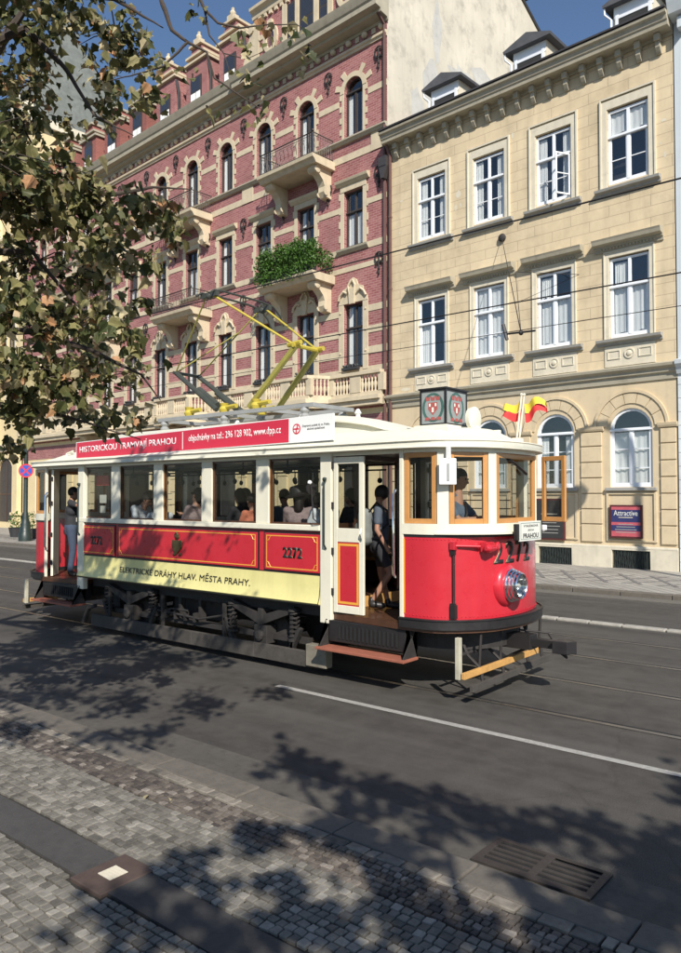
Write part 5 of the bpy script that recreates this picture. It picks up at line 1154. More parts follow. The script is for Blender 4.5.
# front and rear life guards, coupler
for e in (1, -1):
    b = MB(); b.box(X(-4.44), X(-4.395), -1.1, .74, .31, .385); pl = mbx(b, e).build('guard_plank', M['newplank'], T, bevel=.005)
    b = MB(); b.box(X(-4.36), X(-4.315), -1.06, .05, .17, .25); b.box(X(-4.37), X(-4.33), .0, 1.0, .18, .27); mbx(b, e).build('lower_guard_plank', M['plank'], T, bevel=.005)
    b = MB()
    for y in (-1.02, ): b.box(X(-4.52), X(-4.46), y-.09, y-.03, .3, .78)
    mbx(b, e).build('guard_post', pmat('cream_post', (.45, .42, .32), .8, var=.3, dirt=.6), T, bevel=.006)
    b = MB()
    for y in (-.7, -.2, .45, .85): b.tube([(X(-4.75), y, .8), (X(-4.6), y, .5), (X(-4.42), y, .36), (X(-4.4), y, .2)], .02, 6); b.tube([(X(-4.42), y, .8), (X(-4.46), y+.02, .34)], .018, 6)
    b.tube([(X(-4.62), -.9, .52), (X(-4.62), .9, .52)], .025, 6); b.tube([(X(-4.4), .2, .7), (X(-4.1), .4, .66), (X(-4.08), .46, .58)], .012, 5)
    mbx(b, e).build('guard_hanger', M['iron'], T)
    b = MB(); b.box(X(-4.9), X(-3.75), -.05, .06, .56, .66); b.box(X(-4.5), X(-4.1), -.09, .1, .52, .7); b.prism([(X(-3.8), -.13), (X(-3.62), -.11), (X(-3.55), 0), (X(-3.62), .12), (X(-3.8), .14)], 'z', .53, .68); b.tube([(X(-4.2), 0, .52), (X(-4.5), 0, .36)], .02, 6); b.tube([(X(-3.7), 0, .53), (X(-3.72), .1, .45), (X(-3.8), .1, .5)], .018, 6)
    mbx(b, e).build('coupler', M['black'], T, bevel=.012)
# pantograph
yo = .08
pr = MB()
for y in (-.42, .42): pr.box(X(-11.15), X(-7.4), y+yo-.04, y+yo+.04, 3.76, 3.82)
for x in (-11.1, -10.2, -9.4, -8.4, -7.45): pr.box(X(x)-.035, X(x)+.035, -.38+yo, .38+yo, 3.76, 3.82)
for x in (-11.0, -9.4, -7.6):
    for y in (-.42, .42): pr.lathe([(.06, 3.58), (.08, 3.63), (.05, 3.67), (.08, 3.71), (.05, 3.76)], (X(x), y+yo, 0), 'z', 10)
pg = pr.build('pantograph', M['greyroof'], T)
def tb(nm, segs, mat, n=8):
    b = MB()
    for a, c, r in segs: b.tube([(X(a[0]), a[1]+yo, a[2]), (X(c[0]), c[1]+yo, c[2])], r, n)
    return b.build(nm, M[mat], pg, smooth=True)
KL, KR, HD = (-10.93, 4.66), (-7.97, 4.78), (-9.6, 5.80)
tb('lower_arm', [((KL[0], -.24, KL[1]), (-9.75, -.3, 3.9), .045), ((KL[0], .24, KL[1]), (-9.75, .3, 3.9), .045)], 'pantodk')
tb('lower_arm', [((KR[0], -.24, KR[1]), (-8.95, -.3, 3.88), .048), ((KR[0], .24, KR[1]), (-8.95, .3, 3.88), .048)], 'pantool')
tb('damper', [((-10.35, -.2, 4.3), (-9.85, -.2, 3.98), .07), ((-10.35, .2, 4.3), (-9.85, .2, 3.98), .06)], 'pantodk')
tb('knee_shaft', [((KR[0], -.3, KR[1]), (KR[0], .3, KR[1]), .035), ((KR[0]-.15, -.25, KR[1]+.02), (KR[0]+.12, -.25, KR[1]+.04), .04), ((KR[0]-.12, .25, KR[1]+.02), (KR[0]+.12, .25, KR[1]+.02), .04)], 'pantoyel')
tb('knee_shaft', [((KL[0], -.3, KL[1]), (KL[0], .3, KL[1]), .03)], 'pantodk')
tb('upper_arm', [((KR[0], -.25, KR[1]), (HD[0]+.08, -.58, HD[1]-.03), .019), ((KR[0], .25, KR[1]), (HD[0]+.08, .58, HD[1]-.03), .019)], 'pantoyel')
tb('upper_arm', [((KL[0], -.25, KL[1]), (HD[0]-.08, -.58, HD[1]-.03), .013), ((KL[0], .25, KL[1]), (HD[0]-.08, .58, HD[1]-.03), .013), ((KL[0], -.25, KL[1]), (HD[0]-.5, .46, HD[1]-.4), .012)], 'pantool')
b = MB()
for dx in (-.16, .16):
    b.tube([(X(HD[0]+dx), y+yo, z) for y, z in ((-.72, HD[1]-.04), (-.62, HD[1]+.03), (-.4, HD[1]+.05), (.4, HD[1]+.05), (.68, HD[1]+.02), (.86, HD[1]-.12), (.95, HD[1]-.28))], .018, 6)
for y in (-.58, .58): b.box(X(HD[0]-.2), X(HD[0]+.2), y+yo-.03, y+yo+.03, HD[1]-.06, HD[1]+.02); b.ball((X(HD[0]), y+yo, HD[1]-.04), .06, 8, 6)
b.build('collector_head', M['pantodk'], pg, smooth=True)
for x, y, m in ((-9.5, -.35, 0), (-9.2, .2, 0), (-8.7, -.38, 0), (-10.4, -.36, 0), (-9.9, .36, 0)): b = MB(); b.lathe([(.07, 3.82), (.09, 3.88), (.06, 3.93), (.08, 3.98)], (X(x), y+yo, 0), 'z', 10); b.tube([(X(x), y+yo, 3.9), (X(x)+.3, y+yo, 3.92)], .04, 6); b.build('base_spring', M['pantoyel'], pg, smooth=True)

b = MB()
for i in range(len(NP)-1):
    for k in range(3):
        u = k/3; P = lerp(off(NP, .002)[i], off(NP, .002)[i+1], u)
        for z in (.985, 1.90): b.ball((P[0], P[1], z), .008, 5, 3)
b.build('nose_rivets', M['tram_red'], T)
# ================================================================ OVERHEAD WIRES
def wire(name, pts, r, lab, grp=None, mat='black', sag=0):
    b = MB(); P = []
    for a, c in zip(pts, pts[1:]):
        n = 16
        for k in range(n): u = k/n; P.append((a[0]+(c[0]-a[0])*u, a[1]+(c[1]-a[1])*u, a[2]+(c[2]-a[2])*u-sag*4*u*(1-u)))
    P.append(pts[-1]); b.tube(P, r, 5); return tag(b.build(name, M[mat], smooth=True), lab, 'wire', grp)
wire('contact_wire', [(-90, 8.75, 5.95), (-9.6, 8.75, 5.93), (25, 8.75, 5.98)], .011, 'thin overhead contact wire running directly above the tram pantograph')
wire('contact_wire', [(-90, 11.85, 5.8), (-9, 11.85, 5.76), (25, 11.85, 5.82)], .012, 'lower overhead wire of the far track, crossing both facades')
wire('feeder_wire', [(-90, 12.6, 5.5), (0, 12.6, 5.45), (25, 12.6, 5.5)], .007, 'faint slack wire just beneath the far track contact wire')
wp = Matrix.Translation((BX, BY, 0)) @ Matrix.Rotation(-DB, 4, 'Z') @ Vector((-6.05, -.08, 11.93))
sa = empty('span_wire', tuple(wp), 0, label='span wire hanging from a rosette on the yellow facade with a triangular stay', cat='wire')
hp = Vector((-6.55, 13.5, 5.62))-wp
b = MB(); b.lathe([(.14, .06), (.15, .0), (.1, -.05), (.03, -.07)], (0, 0, 0), 'y', 14); b.build('rosette', M['iron'], sa)
b = MB(); b.tube([(0, 0, 0), tuple(hp)], .011, 5); b.tube([tuple(hp), tuple(hp+Vector((-.9, 1.6, 1.75))), tuple(hp+Vector((.3, 2.2, 1.6))), tuple(hp*.62+Vector((0, .3, -.5)))], .007, 4); b.build('stay', M['rust'], sa)
b = MB(); b.tube([tuple(hp+Vector((-.35, 0, .02))), tuple(hp+Vector((.3, 0, 0)))], .02, 6); b.tube([tuple(hp+Vector((-.3, 0, -.1))), tuple(hp+Vector((-.38, 0, .22)))], .035, 6); b.ball(tuple(hp), .05, 8, 6); b.build('insulator', M['black'], sa)
# ================================================================ STREET FURNITURE
def lampbase(b, r=1):
    b.lathe([(.34*r, .12), (.34*r, .5), (.27*r, .6), (.25*r, 1.0), (.2*r, 1.15), (.16*r, 1.3), (.15*r, 1.55), (.115*r, 1.65), (.11*r, 4), (.095*r, 7), (.08*r, 9.0)], (0, 0, 0), 'z', 16)
L = empty('street_lamp', (-37.83, 19.89, 0), 0, label='dark green cast iron street lamp with a round no stopping sign, left of the tram', cat='street lamp')
b = MB(); lampbase(b); b.build('post', M['darkgreen'], L, smooth=True)
b = MB(); b.tube([(0, 0, 9)]+[(-.9+.9*math.cos(a*.3), 0, 9.2+.9*math.sin(a*.3)) for a in range(11)]+[(-1.8, 0, 8.9)], .06, 8); b.lathe([(.08, 8.9), (.32, 8.7), (.34, 8.55), (.2, 8.35), (.05, 8.25)], (-1.8, 0, 0), 'z', 14); b.build('lamp_head', M['darkgreen'], L, smooth=True)
fv = Vector((37.83, -19.89, 0)).normalized(); sgn = empty('no_stopping_sign', (-37.83+fv.x*.2, 19.89+fv.y*.2, 2.62+1.18), math.atan2(fv.y, fv.x)+.05, label='round blue no stopping sign with red rim and red cross on the lamp post', cat='road sign')
b = MB(); b.lathe([(.36, -.01), (.36, .01)], (0, 0, 0), 'x', 28); b.build('backing', M['signred'], sgn)
b = MB(); b.lathe([(.29, .0101), (.29, .014)], (0, 0, 0), 'x', 28); b.build('blue_field', M['signblue'], sgn)
b = MB()
for a in (R(45), R(135)):
    c_, s_ = math.cos(a), math.sin(a); P = [(-.28, -.035), (.28, -.035), (.28, .035), (-.28, .035)]
    b.add([(.018+.0005*(a > 1), p[0]*c_-p[1]*s_, p[0]*s_+p[1]*c_) for p in P], [(0, 1, 2, 3)])
b.build('red_cross', M['signred'], sgn)
L2 = empty('street_lamp', (-1.75, 19.3, 0), 0, label='tall crook-necked street lamp whose shadow falls on the yellow facade', cat='street lamp')
b = MB(); b.lathe([(.2, .12), (.2, .9), (.12, 1.1), (.1, 5), (.085, 9.6)], (0, 0, 0), 'z', 14); b.build('post', M['darkgreen'], L2, smooth=True)
b = MB(); b.tube([(0, 0, 9.6)]+[(-1.2+1.2*math.cos(a*.28), 0, 9.7+1.35*math.sin(a*.28)) for a in range(11)]+[(-2.35, 0, 9.2), (-2.2, 0, 8.9)], .085, 8); b.lathe([(.1, 9.0), (.3, 8.8), (.42, 8.5), (.38, 8.3), (.1, 8.2)], (-2.2, 0, 0), 'z', 14); b.build('lamp_head', M['darkgreen'], L2, smooth=True)
def shrub(b, tone, c, r, n, size):
    for k in range(n):
        while True:
            p = Vector((random.uniform(-1, 1), random.uniform(-1, 1), random.uniform(-1, 1)))
            if .35 < p.length < 1: break
        q = Vector((c[0]+p.x*r[0], c[1]+p.y*r[1], c[2]+p.z*r[2])); s = size*random.uniform(.6, 1.3)
        u = Vector((random.gauss(0, 1), random.gauss(0, 1), random.gauss(0, 1))).normalized(); v = u.orthogonal().normalized(); v.rotate(Matrix.Rotation(random.uniform(0, 6.28), 3, u))
        b.add([tuple(q-u*s), tuple(q+v*s*.45), tuple(q+u*s), tuple(q-v*s*.45)], [(0, 1, 2, 3)]); tone.append(random.random())
for k, (px, py, lab) in enumerate(((-42.1, 21.6, 'dark planter with a small clipped bush left of the lamp post'), (-39.9, 21.4, 'dark planter with a small clipped bush right of the lamp post'))):
    r_ = empty('potted_bush', (px, py, .12), 0, label=lab, cat='potted plant', group='planters in front of the corner building')
    b = MB(); b.lathe([(.32, 0), (.42, .5), (.45, .55), (.3, .55)], (0, 0, 0), 'z', 12); b.build('pot', M['planter'], r_)
    b = MB(); tn = []; shrub(b, tn, (0, 0, .95), (.45, .45, .55), 260, .07); o = b.build('foliage', M['ivy'], r_); settone(o, tn)
# greenery on the second floor balcony
gl = empty('balcony_plants', (BX, BY, 0), -DB, label='dense green hedge of plants overflowing a red house balcony', cat='plants')
b = MB(); b.box(RC[1]-1.75, RC[1]+1.75, -1.35, -1.05, 12.26, 12.6); b.build('planter_box', M['planter'], gl)
b = MB(); tn = []
for k in range(30): shrub(b, tn, (RC[1]-1.75+k*.121, -1.2+random.uniform(-.12, .12), 13.1+random.uniform(-.15, .3)), (.3, .38, .68), 230, .07)
for k in range(16): shrub(b, tn, (RC[1]-1.8+k*.24, -1.42, 12.5+random.uniform(-.15, .15)), (.2, .16, .35), 70, .07)
for k in range(8): shrub(b, tn, (RC[1]+1.75, -.2-k*.15, 12.9), (.2, .25, .5), 60, .07)
o = b.build('foliage', M['ivy'], gl); settone(o, tn)
# ================================================================ TREES
def leafpoly(bv, bf, tone, p, nrm, axis, s, t):
    """a lobed maple-like leaf folded along its midrib"""
    a = axis.normalized(); c = nrm.cross(a).normalized(); n = a.cross(c)
    sh = [(0, 0), (.22, .1), (.5, .26), (.42, .46), (.5, .7), (.24, .76), (0, 1.08), (-.24, .76), (-.5, .7), (-.42, .46), (-.5, .26), (-.22, .1)]
    k0 = len(bv); fold = random.uniform(.1, .95)*random.choice((1, 1, -1)); cur = random.uniform(-.9, .2); tw_ = random.uniform(-.5, .5)
    for x, y in sh: q = p+c*(x*s)+a*(y*s)+n*(abs(x)*fold*s+cur*y*y*s+tw_*x*y*s); bv.append(tuple(q))
    bf.append([k0+i for i in (0, 1, 2, 3, 4, 5, 6)]); bf.append([k0+i for i in (0, 6, 7, 8, 9, 10, 11)]); tone += [t, t]
def tree(name, lab, base, limbs, clumps, dens, size):
    root = empty(name, base, 0, label=lab, cat='tree'); B0_ = Vector(base)
    b = MB()
    for pts, rs in limbs:
        P = [Vector(p)-B0_ for p in pts]; Q = []; rr = []
        for i in range(len(P)-1):
            for k in range(5):
                u = k/5; w_ = (.05 if 0 < i or k else 0)*(P[i+1]-P[i]).length*.35
                Q.append(P[i].lerp(P[i+1], u)+Vector((random.uniform(-w_, w_), random.uniform(-w_, w_), random.uniform(-w_, w_)))*(.5 if len(P) > 2 else .2)); rr.append(rs[i]+(rs[i+1]-rs[i])*u)
        Q.append(P[-1]); rr.append(rs[-1]); b.tube(Q, rr, 7)
    b.build('trunk', M['bark'], root, smooth=True)
    tw = MB(); bv, bf, tone = [], [], []
    for (c, r, n) in clumps:
        c = Vector(c)-B0_; n = int(n*dens); nt_ = max(2, n//11)
        for k in range(nt_):
            d = Vector((random.gauss(0, 1), random.gauss(0, 1), random.gauss(0, .8))).normalized(); e0 = c+d*r*random.uniform(.0, .25); e1 = c+Vector((d.x*r, d.y*r, d.z*r*.85))*random.uniform(.75, 1.1)+Vector((0, 0, -.12*r))
            m = e0.lerp(e1, .5)+Vector((0, 0, .1*r)); tw.tube([tuple(e0), tuple(m), tuple(e1)], [.009, .006, .003], 4, False)
            for j in range(n//nt_):
                u = random.uniform(.25, 1.05); q = (e0.lerp(m, u*2) if u < .5 else m.lerp(e1, u*2-1))
                q = q+Vector((random.gauss(0, 1), random.gauss(0, 1), random.gauss(0, 1)))*.07
                ax = Vector((random.gauss(0, .7)+d.x*.5, random.gauss(0, .7)+d.y*.5, -.75+random.gauss(0, .45))); nn = (Vector((random.gauss(0, 1), random.gauss(0, 1), random.gauss(.4, .8)))+SUN*.9).normalized()
                if abs(nn.dot(ax.normalized())) > .97: continue
                leafpoly(bv, bf, tone, q, nn, ax, size*random.choice((random.uniform(.45, .8), random.uniform(.7, 1.25))), min(1, max(0, random.gauss(.5, .27))))
    nv, nf_ = len(bv), len(bf); bv += tw.v; bf += [[i+nv for i in f] for f in tw.f]; tone += [0]*len(tw.f)
    me = bpy.data.meshes.new('crown'); me.from_pydata(bv, [], bf); me.materials.append(M['leaf']); me.materials.append(M['bark']); me.polygons.foreach_set('material_index', [0]*nf_+[1]*len(tw.f))
    o = bpy.data.objects.new('crown', me); COL.objects.link(o); o.parent = root; settone(o, tone)
    return root
random.seed(21)
LC = [((-6.57, 3.36, 6.71), 0.38, 84), ((-6.54, 3.72, 6.97), 0.24, 34), ((-6.23, 4.13, 6.9), 0.34, 62), ((-7.16, 3.79, 6.61), 0.38, 69), ((-6.22, 3.98, 6.39), 0.21, 25), ((-6.33, 4.41, 6.78), 0.24, 29), ((-4.6, 3.29, 5.33), 0.12, 14), ((-6.2, 3.21, 5.59), 0.27, 50), ((-6.91, 3.99, 6.18), 0.18, 17), ((-6.03, 3.88, 5.97), 0.18, 21), ((-7.21, 3.63, 5.67), 0.33, 63), ((-5.28, 2.97, 4.9), 0.23, 49), ((-5.78, 3.57, 5.08), 0.22, 38), ((-5.74, 2.97, 4.72), 0.3, 78), ((-6.1, 3.52, 4.84), 0.3, 63), ((-5.82, 3.84, 5.0), 0.25, 43), ((-4.53, 3.3, 4.5), 0.17, 32), ((-4.76, 3.7, 4.54), 0.11, 13), ((-5.34, 3.39, 4.47), 0.19, 32), ((-7.1, 3.76, 4.73), 0.4, 86), ((-6.44, 3.87, 4.53), 0.3, 56), ((-4.96, 3.36, 4.28), 0.14, 19), ((-5.95, 4.36, 4.65), 0.15, 16), ((-5.51, 2.85, 3.81), 0.3, 86), ((-6.25, 3.61, 3.98), 0.32, 70), ((-5.02, 3.22, 3.8), 0.21, 43), ((-4.62, 3.2, 3.52), 0.14, 23), ((-6.15, 4.41, 4.33), 0.1, 8), ((-5.66, 2.93, 3.4), 0.3, 78), ((-5.43, 3.14, 3.36), 0.28, 70), ((-6.68, 4.29, 3.64), 0.24, 32), ((-6.23, 4.35, 3.62), 0.12, 10), ((-5.84, 3.01, 3.09), 0.23, 43), ((-7.01, 3.96, 3.3), 0.22, 28), ((-5.9, 3.67, 3.17), 0.13, 14), ((-6.0, 3.98, 3.11), 0.15, 16), ((-4.93, 3.52, 3.0), 0.09, 10), ((-7.31, 3.66, 2.92), 0.16, 16), ((-7.18, 3.05, 6.44), 0.51, 142), ((-7.89, 3.25, 5.59), 0.55, 160), ((-7.64, 3.25, 4.34), 0.54, 160), ((-6.35, 2.62, 3.03), 0.36, 108), ((-6.87, 2.36, 5.52), 0.5, 168), ((-6.4, 2.2, 3.92), 0.46, 190), ((-5.29, 3.05, 6.65), 0.46, 168), ((-5.7, 2.49, 6.52), 0.44, 168), ((-6.79, 2.26, 6.42), 0.49, 168), ((-6.22, 3.59, 7.67), 0.36, 76), ((-4.9, 3.99, 6.46), 0.04, 4), ((-4.44, 4.37, 6.4), 0.07, 4), ((-4.52, 4.31, 6.14), 0.07, 5), ((-4.57, 4.27, 5.92), 0.06, 4), ((-4.47, 4.35, 5.69), 0.05, 5), ((-4.25, 4.53, 6.33), 0.04, 3), ((-4.15, 4.61, 6.2), 0.04, 3), ((-5.08, 3.85, 6.08), 0.06, 4), ((-4.95, 3.95, 5.97), 0.04, 3), ((-4.81, 4.07, 5.69), 0.03, 2), ((-6.65, 1.88, 4.8), 0.76, 255), ((-5.46, 2.37, 4.8), 0.67, 203), ((-3.24, 1.9, 5.8), 0.58, 156), ((-2.68, 2.66, 6.0), 0.49, 112), ((-2.92, 1.17, 4.8), 0.47, 106), ((-3.77, 0.76, 4.8), 0.49, 111), ((-1.99, 1.61, 5.0), 0.43, 88), ((-2.57, -0.24, 4.8), 0.32, 54), ((-1.55, 0.6, 4.8), 0.32, 54), ((-1.47, 2.29, 5.2), 0.25, 36), ((-6.93, 2.72, 4.8), 0.54, 134), ((-4.02, 0.27, 4.8), 0.47, 106), ((-1.8, 0.19, 4.8), 0.28, 43)]
RC_ = [((0.56, 0.47, 5.4), 0.3, 34), ((1.2, 0.36, 5.4), 0.31, 37), ((1.75, 0.34, 5.4), 0.35, 45), ((2.37, 0.26, 5.6), 0.34, 42), ((2.56, 0.51, 5.4), 0.25, 26), ((1.77, -0.3, 5.4), 0.29, 33), ((2.38, -0.28, 5.4), 0.29, 32), ((3.04, 0.53, 5.4), 0.25, 26), ((3.31, 0.76, 5.4), 0.28, 31), ((3.63, 0.86, 5.4), 0.32, 39), ((3.92, 0.9, 5.4), 0.31, 37), ((3.92, 0.04, 5.6), 0.29, 33), ((4.04, 0.11, 5.4), 0.3, 35), ((3.52, -0.13, 5.2), 0.25, 26), ((1.68, -1.46, 5.4), 0.25, 26), ((2.16, -1.11, 5.2), 0.3, 34), ((1.97, -1.99, 5.4), 0.25, 26), ((2.82, -0.9, 5.4), 0.25, 26), ((3.0, -0.69, 5.2), 0.26, 28), ((3.38, -0.37, 5.4), 0.25, 26), ((1.47, -0.83, 5.4), 0.25, 26), ((1.83, -2.32, 5.6), 0.25, 26), ((2.34, -1.81, 5.4), 0.25, 26), ((2.64, -1.23, 5.2), 0.25, 26), ((3.54, -0.82, 5.4), 0.25, 26), ((4.1, -0.8, 5.6), 0.3, 35), ((3.89, 1.97, 5.4), 0.46, 70), ((4.3, 0.69, 5.4), 0.43, 64)]
LB = [([(-4.84, 4.05, 7.01), (-5.11, 3.82, 6.6), (-5.04, 3.88, 6.33), (-4.94, 3.97, 6.23)], [0.03, 0.022, 0.016, 0.012]), ([(-4.94, 3.97, 6.23), (-5.09, 3.84, 6.02), (-5.27, 3.69, 5.95), (-5.45, 3.55, 5.9)], [0.012, 0.009, 0.006, 0.004]), ([(-4.94, 3.97, 6.23), (-4.81, 4.07, 6.14), (-4.76, 4.11, 5.92), (-4.57, 4.27, 5.75), (-4.44, 4.37, 5.64)], [0.012, 0.01, 0.008, 0.006, 0.003]), ([(-4.94, 3.97, 6.84), (-4.83, 4.06, 6.51), (-4.74, 4.13, 6.39), (-4.6, 4.25, 6.35), (-4.44, 4.37, 6.37), (-4.23, 4.55, 6.38), (-4.13, 4.63, 6.3)], [0.02, 0.012, 0.01, 0.008, 0.006, 0.004, 0.003]), ([(-4.83, 4.06, 6.51), (-4.79, 4.08, 6.28), (-4.7, 4.16, 6.13), (-4.66, 4.19, 5.97)], [0.01, 0.007, 0.005, 0.003]), ([(-4.7, 4.16, 6.13), (-4.55, 4.28, 6.08), (-4.47, 4.35, 6.13)], [0.005, 0.004, 0.002]), ([(-6.92, 2.85, 5.02), (-6.31, 3.36, 5.18), (-5.97, 3.64, 5.05), (-5.49, 4.03, 5.16), (-5.22, 4.25, 5.14)], [0.06, 0.035, 0.025, 0.012, 0.004]), ([(-6.81, 2.81, 6.19), (-6.28, 3.25, 6.54), (-6.01, 3.47, 6.19), (-5.81, 3.64, 5.76), (-5.54, 3.86, 5.58)], [0.06, 0.03, 0.02, 0.012, 0.004]), ([(-6.71, 2.77, 3.83), (-6.12, 3.25, 3.83), (-5.72, 3.58, 3.66), (-5.39, 3.85, 3.45), (-5.26, 3.96, 3.23)], [0.05, 0.03, 0.02, 0.01, 0.004]), ([(-6.6, 2.72, 4.48), (-6.02, 3.2, 4.48), (-5.76, 3.42, 4.06), (-5.5, 3.63, 3.81)], [0.05, 0.02, 0.012, 0.005]), ([(-6.5, 2.68, 3.21), (-5.99, 3.1, 3.16), (-5.61, 3.41, 3.04), (-5.22, 3.73, 2.88)], [0.04, 0.02, 0.01, 0.004]), ([(-7.19, 2.63, 5.9), (-6.65, 3.08, 6.25), (-6.31, 3.36, 6.95), (-5.76, 3.8, 6.87), (-5.42, 4.08, 6.6)], [0.06, 0.05, 0.03, 0.02, 0.005])]
trunkL = (-9.2, .9, .1)
limbsL = [([trunkL, (-9.1, 1.0, 1.6), (-8.9, 1.3, 3.0), (-8.6, 1.5, 4.6), (-8.0, 1.6, 6.4), (-7.4, 1.9, 8.2)], [.26, .2, .17, .14, .1, .05])]
starts = [(-8.6, 1.5, 4.6), (-8.0, 1.6, 6.4), (-8.9, 1.3, 3.2)]
for pts, rs in LB:
    if rs[0] >= .04:
        s0 = min(starts, key=lambda s: (Vector(s)-Vector(pts[0])).length); limbsL.append(([s0]+list(pts), [rs[0]+.03]+list(rs)))
    elif rs[0] >= .02: limbsL.append(([(-7.6, 1.85, 7.6)]+list(pts), [.05]+list(rs)))
    else: limbsL.append((list(pts), list(rs)))
tree('maple_tree', 'leafy tree with dry curled leaves hanging over the left of the street', trunkL, limbsL, LC, 2.7, .088)
trunkR = (3.7, -1.6, .1)
random.seed(31)
limbsR = [([trunkR, (3.7, -1.6, 2.0), (3.6, -1.5, 4.0), (3.2, -1.3, 6.5)], [.24, .18, .14, .06])]
for (c, r, n) in RC_[::3]: limbsR.append(([(3.65, -1.5, 3.6+random.uniform(0, 1)), tuple((Vector((3.6, -1.5, 4.6))+Vector(c))*.5+Vector((0, 0, .3))), c], [.07, .04, .012]))
tree('maple_tree', 'tree on the near pavement beside the viewer that shades the paving setts', trunkR, limbsR, RC_, 2.2, .14)
# fallen leaf
for fx, fy, fa, fs, lb_ in ((-4.68, 3.62, .6, .1, 'larger pale dry leaf lying on the paving near the kerb'), (-4.83, 3.55, 3.4, .075, 'smaller dry leaf beside the larger one on the paving')):
  fl = empty('fallen_leaf', (fx, fy, .112), fa, label=lb_, cat='leaf')
  bv, bf, tn = [], [], []; leafpoly(bv, bf, tn, Vector((0, 0, .01)), Vector((.2, .1, 1)), Vector((1, .3, .1)), fs, .85)
  me = bpy.data.meshes.new('blade'); me.from_pydata(bv, [], bf); me.materials.append(M['leaf']); o = bpy.data.objects.new('blade', me); COL.objects.link(o); o.parent = fl; settone(o, tn)
fl2 = MB(); 
